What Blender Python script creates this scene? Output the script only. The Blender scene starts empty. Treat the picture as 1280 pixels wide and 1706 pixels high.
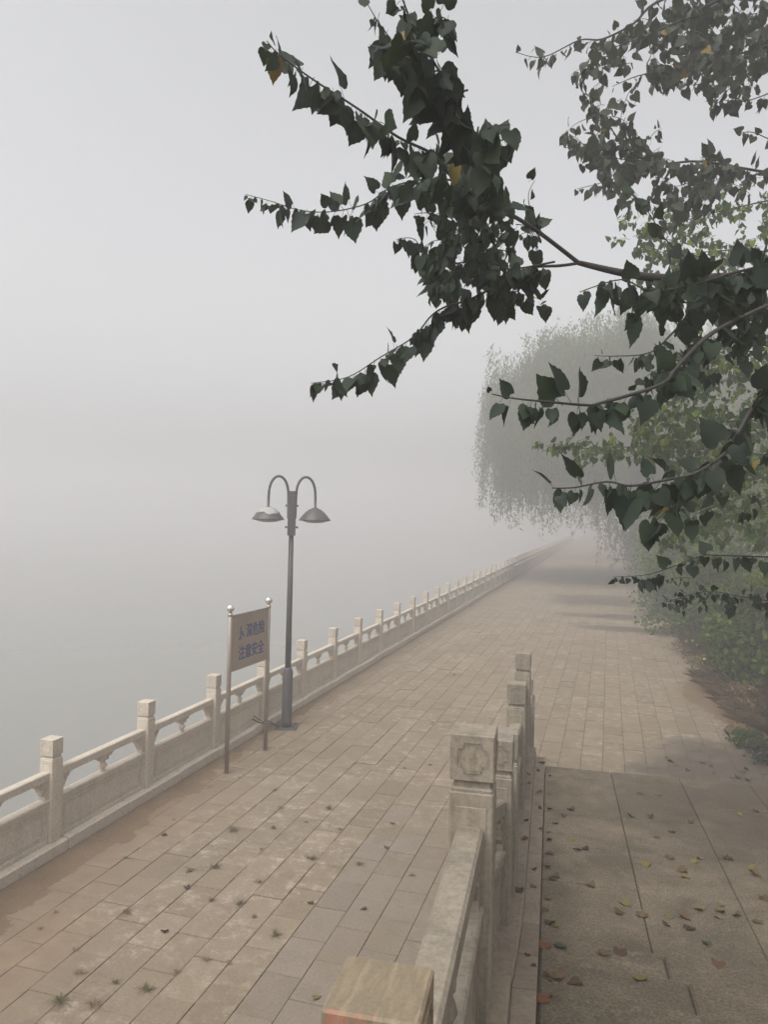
import bpy, math, random
import numpy as np
from mathutils import Vector, Matrix
random.seed(7); rng = np.random.default_rng(7)
sc = bpy.context.scene
COL = sc.collection
R = math.radians

# ---------------------------------------------------------------- camera
CAMZ = 3.4
YAW, PITCH, ROLL = R(16.354), R(0.170), R(1.4)
F = 1282.0
def cam_axes():
    fw = Vector((-math.sin(YAW)*math.cos(PITCH), math.cos(YAW)*math.cos(PITCH), math.sin(PITCH)))
    r0 = Vector((math.cos(YAW), math.sin(YAW), 0)); u0 = r0.cross(fw)
    s, c = math.sin(ROLL), math.cos(ROLL)
    return c*r0 + s*u0, -s*r0 + c*u0, fw
RV, UV, FV = cam_axes()
cam = bpy.data.cameras.new('camera'); co = bpy.data.objects.new('camera', cam); COL.objects.link(co)
co.matrix_world = Matrix(((RV.x, UV.x, -FV.x, 0), (RV.y, UV.y, -FV.y, 0), (RV.z, UV.z, -FV.z, CAMZ), (0, 0, 0, 1)))
cam.sensor_fit = 'VERTICAL'; cam.sensor_height = 36.0; cam.lens = 36.0*F/1706.0
cam.clip_start = 0.05; cam.clip_end = 2000
sc.camera = co
def at(px, py, d):
    "a point of the place seen in direction (px, py), d metres deep"
    return Vector((0, 0, CAMZ)) + d*(FV + RV*((px-640)/F) - UV*((py-853)/F))

# ---------------------------------------------------------------- sky, sun, exposure
SUN_EL, SUN_AZ = R(58), R(200)      # behind the camera, a little left
w = bpy.data.worlds.new('World'); sc.world = w; w.use_nodes = True
nt = w.node_tree; nt.nodes.clear()
sky = nt.nodes.new('ShaderNodeTexSky'); sky.sky_type = 'NISHITA'; sky.sun_disc = False
sky.sun_elevation = SUN_EL; sky.sun_rotation = SUN_AZ
sky.air_density = 1.0; sky.dust_density = 6.0; sky.ozone_density = 1.0
hs = nt.nodes.new('ShaderNodeHueSaturation'); hs.inputs['Saturation'].default_value = 0.10
bg = nt.nodes.new('ShaderNodeBackground'); bg.inputs['Strength'].default_value = 0.138
wo = nt.nodes.new('ShaderNodeOutputWorld')
nt.links.new(sky.outputs[0], hs.inputs['Color']); nt.links.new(hs.outputs[0], bg.inputs['Color']); nt.links.new(bg.outputs[0], wo.inputs['Surface'])
sl = bpy.data.lights.new('sun', 'SUN'); sl.energy = 0.5; sl.angle = R(40); sl.color = (1, .965, .92)
so = bpy.data.objects.new('sun', sl); COL.objects.link(so)
sd = Vector((math.cos(SUN_EL)*math.sin(SUN_AZ), math.cos(SUN_EL)*math.cos(SUN_AZ), math.sin(SUN_EL)))
so.rotation_euler = (-sd).to_track_quat('-Z', 'Y').to_euler(); so.location = (0, 0, 60)
sc.view_settings.view_transform = 'Standard'; sc.view_settings.look = 'None'
sc.view_settings.exposure = 0.88; sc.view_settings.gamma = 1.0; sc.view_settings.use_curve_mapping = False
sc.cycles.volume_bounces = 3; sc.cycles.max_bounces = 8
sc.cycles.use_denoising = True
FOG = 0.0150

# ---------------------------------------------------------------- mesh helpers
class MB:
    def __init__(s): s.v = []; s.f = []
    def add(s, vs, fs):
        b = len(s.v); s.v += [tuple(v) for v in vs]; s.f += [tuple(b+i for i in f) for f in fs]; return s
    def box(s, x0, x1, y0, y1, z0, z1, ch=0.0, M=None):
        "box, all upright and top edges chamfered when ch > 0"
        if ch <= 0:
            vs = [(x, y, z) for z in (z0, z1) for (x, y) in ((x0, y0), (x1, y0), (x1, y1), (x0, y1))]
            fs = [(3, 2, 1, 0), (4, 5, 6, 7), (0, 1, 5, 4), (1, 2, 6, 5), (2, 3, 7, 6), (3, 0, 4, 7)]
        else:
            def ring(i, z):
                return [(x0+i+ch, y0+i, z), (x1-i-ch, y0+i, z), (x1-i, y0+i+ch, z), (x1-i, y1-i-ch, z),
                        (x1-i-ch, y1-i, z), (x0+i+ch, y1-i, z), (x0+i, y1-i-ch, z), (x0+i, y0+i+ch, z)]
            vs = ring(0, z0) + ring(0, z1-ch) + ring(ch, z1)
            fs = [tuple(range(7, -1, -1)), tuple(range(16, 24))]
            for k in range(8):
                j = (k+1) % 8
                fs += [(k, j, 8+j, 8+k), (8+k, 8+j, 16+j, 16+k)]
        if M is not None: vs = [M @ Vector(v) for v in vs]
        return s.add(vs, fs)
    def prism(s, pts, d0, d1, fn):
        "polygon pts (a,b) extruded d0..d1; fn(a,b,d) gives the point"
        n = len(pts)
        vs = [fn(a, b, d0) for a, b in pts] + [fn(a, b, d1) for a, b in pts]
        fs = [tuple(range(n-1, -1, -1)), tuple(range(n, 2*n))] + [(i, (i+1) % n, n+(i+1) % n, n+i) for i in range(n)]
        return s.add(vs, fs)
    def tube(s, pts, rads, n=6, cap=True):
        pts = [Vector(p) for p in pts]; m = len(pts); vs = []; fs = []
        up = Vector((0.13, 0.21, 1)).normalized()
        for i, p in enumerate(pts):
            t = (pts[min(i+1, m-1)] - pts[max(i-1, 0)])
            t = t.normalized() if t.length > 1e-9 else Vector((0, 0, 1))
            a = t.cross(up)
            if a.length < .05: a = t.cross(Vector((1, 0, 0)))
            a.normalize(); b = t.cross(a)
            r = rads[i] if hasattr(rads, '__len__') else rads
            for k in range(n):
                q = 2*math.pi*k/n; vs.append(p + a*(r*math.cos(q)) + b*(r*math.sin(q)))
        for i in range(m-1):
            for k in range(n):
                j = (k+1) % n; fs.append((i*n+k, i*n+j, (i+1)*n+j, (i+1)*n+k))
        if cap: fs += [tuple(range(n)), tuple((m-1)*n+k for k in range(n-1, -1, -1))]
        return s.add(vs, fs)
    def lathe(s, prof, n=16, M=None):
        vs = []; fs = []
        for r, z in prof:
            for k in range(n):
                q = 2*math.pi*k/n; vs.append(Vector((r*math.cos(q), r*math.sin(q), z)))
        for i in range(len(prof)-1):
            for k in range(n):
                j = (k+1) % n; fs.append((i*n+k, i*n+j, (i+1)*n+j, (i+1)*n+k))
        fs += [tuple(range(n-1, -1, -1)), tuple((len(prof)-1)*n+k for k in range(n))]
        if M is not None: vs = [M @ v for v in vs]
        return s.add(vs, fs)
    def mesh(s, name, mat=None, smooth=False):
        me = bpy.data.meshes.new(name); me.from_pydata(s.v, [], s.f); me.update()
        if mat: me.materials.append(mat)
        if smooth: me.shade_smooth()
        return me
def link(name, data, parent=None, loc=None, mat=None):
    o = bpy.data.objects.new(name, data); COL.objects.link(o)
    if parent: o.parent = parent
    if loc is not None: o.location = loc
    return o
def tag(o, label=None, cat=None, group=None, kind=None):
    if label: o['label'] = label
    if cat: o['category'] = cat
    if group: o['group'] = group
    if kind: o['kind'] = kind
    return o
def np_mesh(name, V, T, mat, smooth=False):
    "fast mesh from numpy arrays; faces of one size"
    me = bpy.data.meshes.new(name); k = T.shape[1]
    me.vertices.add(len(V)); me.vertices.foreach_set('co', V.astype(np.float32).ravel())
    me.loops.add(T.size); me.loops.foreach_set('vertex_index', T.astype(np.int32).ravel())
    me.polygons.add(len(T)); me.polygons.foreach_set('loop_start', np.arange(0, T.size, k, dtype=np.int32))
    me.update(calc_edges=True); me.validate()
    me.materials.append(mat)
    if smooth: me.shade_smooth()
    return me

# ---------------------------------------------------------------- materials
class NT:
    def __init__(s, name):
        s.m = bpy.data.materials.new(name); s.m.use_nodes = True; s.t = s.m.node_tree
        s.b = s.t.nodes['Principled BSDF']; s.out = s.t.nodes['Material Output']
        s.pos = s.n('ShaderNodeNewGeometry').outputs['Position']
    def n(s, t, **k):
        x = s.t.nodes.new(t)
        for a, b in k.items(): setattr(x, a, b)
        return x
    def l(s, a, b): s.t.links.new(a, b)
    def noise(s, scale, det=4, rough=.6, vec=None, dist=0, stretch=None):
        x = s.n('ShaderNodeTexNoise'); x.inputs['Scale'].default_value = scale; x.inputs['Detail'].default_value = det
        x.inputs['Roughness'].default_value = rough; x.inputs['Distortion'].default_value = dist
        v = vec or s.pos
        if stretch:
            m = s.n('ShaderNodeVectorMath', operation='MULTIPLY'); s.l(v, m.inputs[0]); m.inputs[1].default_value = stretch; v = m.outputs[0]
        s.l(v, x.inputs['Vector']); return x.outputs['Fac']
    def ramp(s, fac, stops, interp='LINEAR'):
        x = s.n('ShaderNodeValToRGB'); e = x.color_ramp; e.interpolation = interp
        while len(e.elements) < len(stops): e.elements.new(.5)
        for el, (p, c) in zip(e.elements, stops):
            el.position = p; el.color = (c, c, c, 1) if not hasattr(c, '__len__') else (*c, 1)
        s.l(fac, x.inputs['Fac']); return x.outputs['Color']
    def mix(s, fac, a, b, mode='MIX'):
        x = s.n('ShaderNodeMix', data_type='RGBA', blend_type=mode)
        for sock, val in ((x.inputs['Factor'], fac), (x.inputs['A'], a), (x.inputs['B'], b)):
            if isinstance(val, bpy.types.NodeSocket): s.l(val, sock)
            elif hasattr(val, '__len__'): sock.default_value = (*val, 1)
            else: sock.default_value = val
        return x.outputs['Result']
    def math(s, op, a, b=0.0, clamp=False):
        x = s.n('ShaderNodeMath', operation=op, use_clamp=clamp)
        for i, val in enumerate((a, b)):
            if isinstance(val, bpy.types.NodeSocket): s.l(val, x.inputs[i])
            else: x.inputs[i].default_value = val
        return x.outputs[0]
    def rnd(s):
        a = s.n('ShaderNodeObjectInfo').outputs['Random']; b = s.n('ShaderNodeNewGeometry').outputs['Random Per Island']
        return s.math('FRACT', s.math('ADD', a, b))
    def xyz(s):
        x = s.n('ShaderNodeSeparateXYZ'); s.l(s.pos, x.inputs[0]); return x.outputs
    def bump(s, h, strength=.3, dist=.01):
        x = s.n('ShaderNodeBump'); x.inputs['Strength'].default_value = strength; x.inputs['Distance'].default_value = dist
        s.l(h, x.inputs['Height']); s.l(x.outputs[0], s.b.inputs['Normal'])
    def base(s, c, rough=.8, spec=.5):
        if isinstance(c, bpy.types.NodeSocket): s.l(c, s.b.inputs['Base Color'])
        else: s.b.inputs['Base Color'].default_value = (*c, 1)
        if isinstance(rough, bpy.types.NodeSocket): s.l(rough, s.b.inputs['Roughness'])
        else: s.b.inputs['Roughness'].default_value = rough
        s.b.inputs['Specular IOR Level'].default_value = spec
        return s.m

def blob(n, cx, cy, rx, ry, wob=.5):
    "soft-edged, noise-warped patch mask at a place on the ground"
    X, Y, Z = n.xyz()
    nz = n.math('MULTIPLY', n.math('SUBTRACT', n.noise(1.1, 3), .5), wob*4)
    a = n.math('POWER', n.math('DIVIDE', n.math('SUBTRACT', X, cx), rx), 2)
    b = n.math('POWER', n.math('ABSOLUTE', n.math('DIVIDE', n.math('SUBTRACT', Y, cy), ry)), 2)
    d = n.math('ADD', n.math('ADD', a, b), nz)
    return n.math('SUBTRACT', 1.25, d, clamp=True)

def mat_tile():
    n = NT('paving_concrete'); r = n.rnd()
    c = n.ramp(r, [(0, (.160, .126, .087)), (.35, (.195, .153, .107)), (.7, (.178, .142, .100)), (1, (.218, .174, .125))])
    X, Y, Z = n.xyz()
    # greyer, cleaner tiles next to the wall
    gy = n.math('MULTIPLY', n.math('GREATER_THAN', X, -2.376), n.math('MULTIPLY', n.math('SUBTRACT', n.math('ADD', 8.8, n.math('MULTIPLY', n.math('SUBTRACT', r, .5), 1.6)), Y), .9, clamp=True))
    c = n.mix(n.math('MULTIPLY', gy, .85), c, n.ramp(r, [(0, (.15, .128, .106)), (.5, (.195, .166, .138)), (1, (.17, .142, .114))]))
    big = n.ramp(n.noise(.55, 5, .65), [(.3, 0), (.7, 1)])
    c = n.mix(n.math('MULTIPLY', big, .35), c, (.24, .18, .125))
    # pale efflorescence blotches on the older tiles near the lake side
    wz = n.math('MULTIPLY', n.ramp(n.noise(6.5, 8, .80), [(.50, 0), (.64, 1)]), n.ramp(n.noise(.9, 3), [(.40, 0), (.55, 1)]))
    wz = n.math('MULTIPLY', wz, n.math('SUBTRACT', 1.0, n.math('MULTIPLY', gy, .85)))
    c = n.mix(n.math('MULTIPLY', wz, .75), c, (.40, .34, .265))
    fine = n.noise(90, 3, .7)
    c = n.mix(.8, c, n.ramp(n.noise(45, 6, .85), [(.34, (.72, .71, .69)), (.5, (1, 1, 1)), (.66, (1.25, 1.25, 1.24))]), 'MULTIPLY')
    # moss / algae film at joints
    ms = n.ramp(n.noise(2.2, 5, .7), [(.5, 0), (.75, 1)])
    c = n.mix(n.math('MULTIPLY', ms, .38), c, (.13, .11, .062))
    fx = n.math('FRACT', n.math('DIVIDE', n.math('ADD', X, 5.03), .295))
    jd = n.math('MULTIPLY', n.math('MINIMUM', fx, n.math('SUBTRACT', 1.0, fx)), .295)
    jm = n.math('SUBTRACT', 1.0, n.math('DIVIDE', jd, n.math('MULTIPLY', n.ramp(n.noise(5, 5, .75), [(.35, 0), (.75, 1)]), .045)), clamp=True)
    jm = n.math('MULTIPLY', jm, n.math('SUBTRACT', 1.0, n.math('MULTIPLY', gy, .8)))
    c = n.mix(n.math('MULTIPLY', jm, .6), c, n.ramp(n.noise(6, 4, .7), [(.4, (.10, .082, .05)), (.6, (.24, .185, .125))]))
    dk = n.ramp(n.noise(3.4, 8, .8), [(.52, 0), (.66, 1)]); c = n.mix(n.math('MULTIPLY', dk, .35), c, (.10, .078, .055))
    # thin film of soil washed over the tiles from the kerb and from the bank
    w1 = n.math('ADD', n.math('MULTIPLY', n.math('SUBTRACT', n.noise(1.3, 6, .7), .5), 2.2), n.math('MULTIPLY', n.math('SUBTRACT', n.noise(14, 3, .7), .5), .5))
    nearf = n.math('SUBTRACT', 1.0, n.math('MULTIPLY', n.math('SUBTRACT', Y, 4.5), .16), clamp=True)
    e1 = n.math('SUBTRACT', n.math('ADD', n.math('ADD', -4.55, n.math('MULTIPLY', nearf, 1.0)), w1), X)
    f1 = n.math('MULTIPLY', e1, 1.6, clamp=True)
    e2 = n.math('ADD', n.math('ADD', n.math('SUBTRACT', X, 2.15), n.math('MULTIPLY', n.math('SUBTRACT', Y, 16), .028)), n.math('MULTIPLY', w1, .8))
    f2 = n.math('MULTIPLY', e2, 1.4, clamp=True)
    f2 = n.math('MULTIPLY', f2, n.math('MULTIPLY', n.math('SUBTRACT', Y, 12.5), .6, clamp=True))
    c = n.mix(n.math('MULTIPLY', n.math('MAXIMUM', f1, f2), .88), c, n.ramp(n.noise(3, 5, .7), [(.3, (.155, .112, .072)), (.7, (.23, .168, .113))]))
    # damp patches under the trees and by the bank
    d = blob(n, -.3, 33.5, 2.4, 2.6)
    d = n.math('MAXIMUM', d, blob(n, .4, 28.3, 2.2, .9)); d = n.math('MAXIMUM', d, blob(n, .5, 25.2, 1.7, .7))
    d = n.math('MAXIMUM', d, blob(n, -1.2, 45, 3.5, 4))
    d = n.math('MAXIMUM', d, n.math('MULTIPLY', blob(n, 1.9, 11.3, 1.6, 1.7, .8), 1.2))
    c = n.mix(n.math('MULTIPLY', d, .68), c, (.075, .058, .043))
    n.bump(n.math('ADD', n.noise(60, 4, .7), n.math('MULTIPLY', n.noise(9, 3), 1.2)), .35, .006)
    return n.base(c, n.ramp(d, [(0, .9), (1, .55)]), .3)
def mat_joint():
    n = NT('joint_sand')
    c = n.ramp(n.noise(7, 5, .7), [(.3, (.085, .064, .042)), (.6, (.17, .13, .088)), (.8, (.11, .10, .055))])
    n.bump(n.noise(80, 3), .6, .01); return n.base(c, .95, .1)
def mat_dirt(name, a, b, g=(.10, .10, .05), gf=.2):
    n = NT(name)
    c = n.ramp(n.noise(1.6, 6, .68), [(.25, a), (.75, b)])
    c = n.mix(n.math('MULTIPLY', n.ramp(n.noise(3.3, 5, .7), [(.5, 0), (.7, 1)]), gf), c, g)
    c = n.mix(.5, c, n.ramp(n.noise(70, 4, .75), [(.3, (.18, .15, .12)), (.7, (.6, .58, .55))]), 'OVERLAY')
    n.bump(n.math('ADD', n.noise(40, 5, .75), n.noise(6, 3)), .6, .02); return n.base(c, .95, .1)
def mat_granite():
    n = NT('bush_hammered_granite'); r = n.rnd()
    c = n.ramp(r, [(0, (.168, .136, .096)), (.5, (.205, .167, .118)), (1, (.185, .149, .105))])
    st = n.ramp(n.noise(1.1, 8, .75, dist=.3), [(.38, 0), (.60, 1)])
    c = n.mix(n.math('MULTIPLY', st, .78), c, (.062, .050, .033))
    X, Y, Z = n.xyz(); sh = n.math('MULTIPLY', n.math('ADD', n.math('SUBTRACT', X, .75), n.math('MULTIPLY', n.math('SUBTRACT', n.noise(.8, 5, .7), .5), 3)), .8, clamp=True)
    c = n.mix(n.math('MULTIPLY', sh, .5), c, (.070, .056, .037))  # tree shade painted into the granite, darker towards the right
    near_shade = n.math('MULTIPLY', n.math('SUBTRACT', n.math('ADD', 6.6, n.math('MULTIPLY', n.math('SUBTRACT', n.noise(.7, 6, .7), .5), 4)), Y), .5, clamp=True)
    c = n.mix(n.math('MULTIPLY', near_shade, .42), c, (.080, .064, .043))  # more painted shade, deepening towards the camera with a noisy edge
    wt = n.ramp(n.noise(3.1, 7, .78, stretch=(.8, 2.2, 1)), [(.54, 0), (.72, 1)])
    c = n.mix(n.math('MULTIPLY', wt, .45), c, (.24, .195, .145))
    d = blob(n, 1.7, 7.3, 2.0, 1.3, 1.0); c = n.mix(n.math('MULTIPLY', d, .6), c, (.05, .038, .026))
    sp = n.ramp(n.noise(70, 5, .85), [(.36, (.42, .42, .42)), (.5, (.95, .95, .95)), (.64, (1.75, 1.7, 1.6))])
    c = n.mix(.85, c, sp, 'MULTIPLY')
    n.bump(n.math('ADD', n.noise(70, 5, .85), n.noise(18, 3)), .8, .008)
    return n.base(c, .85, .25)
def mat_stone(name, base, dark, warm=(.36, .27, .17), st=.45):
    n = NT(name); r = n.rnd()
    oc = n.n('ShaderNodeTexCoord').outputs['Object']
    c = n.mix(n.ramp(n.noise(2.4, 6, .7), [(.3, 0), (.7, 1)]), base, tuple(x*.86 for x in base))
    # veins of the marble and rain streaks running down
    c = n.mix(n.math('MULTIPLY', n.ramp(n.noise(9, 6, .75, stretch=(1, 1, .16), dist=.3), [(.45, 0), (.7, 1)]), st), c, dark)
    c = n.mix(n.math('MULTIPLY', n.ramp(n.noise(3, 4, .6), [(.55, 0), (.75, 1)]), .35), c, warm)
    c = n.mix(.8, c, n.ramp(n.noise(38, 6, .85), [(.34, (.66, .65, .62)), (.5, (1, 1, 1)), (.66, (1.28, 1.27, 1.25))]), 'MULTIPLY')
    c = n.mix(n.math('MULTIPLY', r, .18), c, dark)
    n.bump(n.math('ADD', n.noise(70, 4, .75), n.noise(12, 2)), .25, .004)
    return n.base(c, .75, .35)
def mat_head_red():
    "near post: banded travertine-like stone with a red paint smear on its front"
    n = NT('banded_stone_red_smear')
    c = n.ramp(n.noise(9, 5, .6, stretch=(3.2, .5, .5), dist=.2), [(.3, (.25, .195, .128)), (.5, (.165, .132, .086)), (.6, (.235, .182, .12)), (.75, (.12, .10, .065))])
    c = n.mix(.3, c, n.ramp(n.noise(120, 3, .8), [(.3, (.3, .3, .3)), (.7, (.72, .72, .72))]), 'OVERLAY')
    geo = n.n('ShaderNodeNewGeometry'); nr = n.n('ShaderNodeSeparateXYZ'); n.l(geo.outputs['Normal'], nr.inputs[0])
    X, Y, Z = n.xyz()
    front = n.math('MULTIPLY', n.ramp(n.noise(17, 4, .7), [(.44, 0), (.6, 1)]), n.math('LESS_THAN', nr.outputs[1], -.6))
    front = n.math('MULTIPLY', front, n.math('LESS_THAN', X, -.315))
    c = n.mix(n.math('MULTIPLY', front, .6), c, (.36, .12, .075))
    n.bump(n.noise(90, 4, .75), .25, .003); return n.base(c, .7, .4)
def mat_leaf(name, cols, trans=.25, rough=.45):
    n = NT(name); r = n.rnd()
    c = n.ramp(r, [(i/(len(cols)-1), c) for i, c in enumerate(cols)])
    c = n.mix(n.math('MULTIPLY', n.noise(40, 3), .5), c, tuple(x*.7 for x in cols[0]))
    n.base(c, rough+.1, .22)
    tr = n.n('ShaderNodeBsdfTranslucent'); n.l(n.mix(.5, c, (.10, .13, .02)), tr.inputs['Color'])
    mx = n.n('ShaderNodeMixShader'); mx.inputs[0].default_value = trans
    n.l(n.b.outputs[0], mx.inputs[1]); n.l(tr.outputs[0], mx.inputs[2]); n.l(mx.outputs[0], n.out.inputs['Surface'])
    return n.m
def mat_simple(name, c, rough=.6, metal=0, var=.15, sc_=8, spec=.5):
    n = NT(name)
    k = n.mix(n.ramp(n.noise(sc_, 5, .7), [(.3, 0), (.7, 1)]), tuple(x*(1-var) for x in c), tuple(min(1, x*(1+var)) for x in c))
    n.b.inputs['Metallic'].default_value = metal
    n.bump(n.noise(sc_*8, 3), .12, .003); return n.base(k, rough, spec)
M = dict(
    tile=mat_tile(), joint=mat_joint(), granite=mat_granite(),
    dirt=mat_dirt('lakeside_dirt', (.155, .112, .072), (.23, .168, .113), gf=.15),
    soil=mat_dirt('bank_soil', (.11, .075, .045), (.20, .14, .09), gf=.5),
    marble=mat_stone('pale_carved_stone', (.54, .475, .395), (.27, .23, .175), st=.3),
    wstone=mat_stone('weathered_stone', (.275, .235, .182), (.085, .074, .056), warm=(.20, .165, .115), st=.62),
    dstone=mat_stone('dirty_plinth_stone', (.22, .175, .13), (.085, .07, .052), warm=(.18, .13, .085), st=.5),
    redstone=mat_head_red(),
    bark=mat_simple('bark', (.075, .065, .055), .9, var=.4, sc_=14),
    bark_dark=mat_simple('twig_bark', (.034, .029, .026), .85, var=.3, sc_=20),
    lamp=mat_simple('grey_lamp_paint', (.058, .055, .055), .5, var=.12, sc_=5),
    lampworn=mat_simple('bare_metal_patch', (.30, .29, .27), .55, var=.2, sc_=9),
    glass=mat_simple('frosted_glass', (.20, .20, .20), .3, var=.05),
    steel=mat_simple('dull_steel', (.40, .345, .30), .42, metal=.75, var=.08, sc_=3),
    chrome=mat_simple('polished_steel', (.75, .73, .72), .12, metal=1, var=.03),
    board=mat_simple('sign_board', (.29, .228, .18), .5, metal=.15, var=.08, sc_=2.5),
    blue=mat_simple('blue_lettering', (.022, .045, .15), .6, var=.3, sc_=30),
    black=mat_simple('black_cable', (.03, .03, .03), .6),
    leafA=mat_leaf('poplar_leaf', [(.012, .021, .015), (.017, .029, .017), (.026, .042, .018), (.027, .036, .027)], .12, .55),
    leafB=mat_leaf('poplar_leaf_dull', [(.024, .033, .024), (.032, .042, .027), (.042, .054, .028), (.045, .046, .034)], .14),
    leafC=mat_leaf('shrub_leaf', [(.022, .055, .006), (.038, .088, .007), (.058, .122, .009), (.13, .19, .014), (.03, .062, .01)], .3),
    leafD=mat_leaf('poplar_leaf_green', [(.026, .050, .012), (.038, .074, .012), (.055, .10, .013), (.04, .058, .02)], .25),
    flower=mat_leaf('yellow_petals', [(.50, .42, .08), (.42, .38, .12)], .2),
    leafY=mat_leaf('yellow_leaf', [(.20, .13, .03), (.24, .19, .04), (.17, .09, .03)], .3),
    leafG=mat_leaf('yellow_green_leaf', [(.10, .16, .012), (.19, .23, .018), (.14, .19, .02)], .38),
    willow=mat_leaf('willow_leaf', [(.10, .135, .04), (.12, .155, .045), (.14, .17, .055)], .4),
    dry=mat_leaf('dry_grass', [(.20, .135, .08), (.28, .195, .115), (.36, .26, .16)], .3, .9),
    weed=mat_leaf('weed', [(.10, .09, .04), (.14, .115, .055), (.07, .07, .028)], .25, .8),
    fbrown=mat_leaf('fallen_brown', [(.05, .03, .017), (.085, .052, .028), (.15, .10, .055)], .1, .8),
    fyellow=mat_leaf('fallen_yellow', [(.18, .135, .045), (.13, .105, .035), (.20, .155, .065)], .15, .7),
    fgreen=mat_leaf('fallen_green', [(.06, .065, .03), (.045, .055, .025)], .1, .6),
    fred=mat_leaf('fallen_red', [(.15, .06, .022), (.12, .05, .02)], .1, .6),
)
def mat_water():
    n = NT('lake_water')
    n.bump(n.noise(1.4, 4, .6, stretch=(1, .5, 1)), .12, .05)
    n.base((.195, .190, .168), .12, .5); n.b.inputs['IOR'].default_value = 1.33; return n.m
M['water'] = mat_water()

# ---------------------------------------------------------------- setting: ground, water, promenade
RAILX = -5.2
lake = link('lake', MB().box(-400, -5.45, -200, 400, -6.0, -1.35).mesh('lake', M['water'])); tag(lake, kind='structure')
def grid(x0, x1, y0, y1, nx, ny, h, name, mat, smooth=True):
    xs = np.linspace(x0, x1, nx); ys = np.linspace(y0, y1, ny)
    V = np.array([(x, y, h(x, y)) for y in ys for x in xs])
    T = np.array([(j*nx+i, j*nx+i+1, (j+1)*nx+i+1, (j+1)*nx+i) for j in range(ny-1) for i in range(nx-1)])
    return np_mesh(name, V, T, mat, smooth)
from mathutils import noise as mn
def nz(x, y, s=1.0, seed=0): return mn.noise(Vector((x*s+seed*7.1, y*s-seed*3.3, seed*1.7)))
def edge_r(y):      # right edge of the paving
    return float(np.interp(y, (8, 12, 16, 20, 24, 49, 70), (2.75, 2.60, 2.30, 2.10, 1.95, 1.60, 1.40)))
def bank(x, y):
    if x < 1.2: return -.03
    s = min(1, max(0, (x-edge_r(y)-.15)/1.5)); up = min(1, max(0, (11.5-y)/3.0))
    hgt = s*(.10 + .25*min(1, max(0, x-3.5)/3)) + up*s*.85 + .07*nz(x, y, .9)*s
    return -.03 + hgt
g = link('ground', grid(1.0, 60, -12, 160, 90, 150, bank, 'ground', M['soil'])); tag(g, kind='structure')
gb = link('far_ground', MB().box(-5.45, 400, -200, 400, -6, -.09).mesh('far_ground', M['soil'])); tag(gb, kind='structure')

prom = link('promenade', MB().box(-5.3, 2.9, -12, 160, -.088, -.008).mesh('promenade', M['joint'])); tag(prom, kind='structure')
TW, TL, GAP = .295, .50, .006
tiles = []
x = -5.03; ci = 0
while x < 2.75:
    y = 1.0 + (TL/2 if ci % 2 else 0) + (nz(x, 0, 3)*.04)
    while y < 42:
        cx_, cy_ = x+TW/2, y+TL/2
        if cx_ < edge_r(cy_)+.1 and not (cy_ < 9.0 and cx_ > -.72 - .07*(cy_-6)-.2):
            d = Vector((cx_, cy_, 0)) - Vector((0, 0, CAMZ)); z = d.dot(FV)
            pxx = 640 + F*d.dot(RV)/max(z, .01); pyy = 853 - F*d.dot(UV)/max(z, .01)
            vis = z > .5 and -60 < pxx < 1340 and pyy < 1790
            tiles.append((cx_, cy_, z, vis, random.gauss(0, .0014)+(random.uniform(.003, .007) if random.random() < .06 else 0), random.gauss(0, .003), random.gauss(0, .003)))
        y += TL
    x += TW; ci += 1
vis = sorted([t for t in tiles if t[3] and not (t[0] < -4.5 and t[1] < 8.5)], key=lambda t: t[2])
near = set(vis[:300])
tm = [MB().box(-TW/2+.0015+random.uniform(0, .003), TW/2-.0015-random.uniform(0, .002), -TL/2+GAP/2, TL/2-GAP/2-random.uniform(0, .002), -.03, 0, ch=.0025).mesh('paving_tile', M['tile']) for _ in range(4)]
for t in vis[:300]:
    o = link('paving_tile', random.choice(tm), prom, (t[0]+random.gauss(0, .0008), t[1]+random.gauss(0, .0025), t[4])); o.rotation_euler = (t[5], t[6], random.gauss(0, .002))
V = []; T = []
for t in tiles:
    if t in near: continue
    b = len(V); hx, hy, c = TW/2-.002, TL/2-GAP/2, .002
    for (dx, dy) in ((-1, -1), (1, -1), (1, 1), (-1, 1)):
        V.append((t[0]+dx*hx, t[1]+dy*hy, min(t[4], .002)-.004))
    for (dx, dy) in ((-1, -1), (1, -1), (1, 1), (-1, 1)):
        V.append((t[0]+dx*(hx-c), t[1]+dy*(hy-c), t[4]+(dx*hx*t[6]+dy*hy*t[5])*.4))
    T += [(b+4, b+5, b+6, b+7)] + [(b+i, b+(i+1) % 4, b+4+(i+1) % 4, b+4+i) for i in range(4)]
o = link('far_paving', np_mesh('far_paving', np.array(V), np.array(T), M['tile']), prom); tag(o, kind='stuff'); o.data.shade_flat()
o = link('distant_paving', MB().box(-5.03, 1.9, 42, 160, -.02, 0).mesh('distant_paving', M['tile']), prom)

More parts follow.
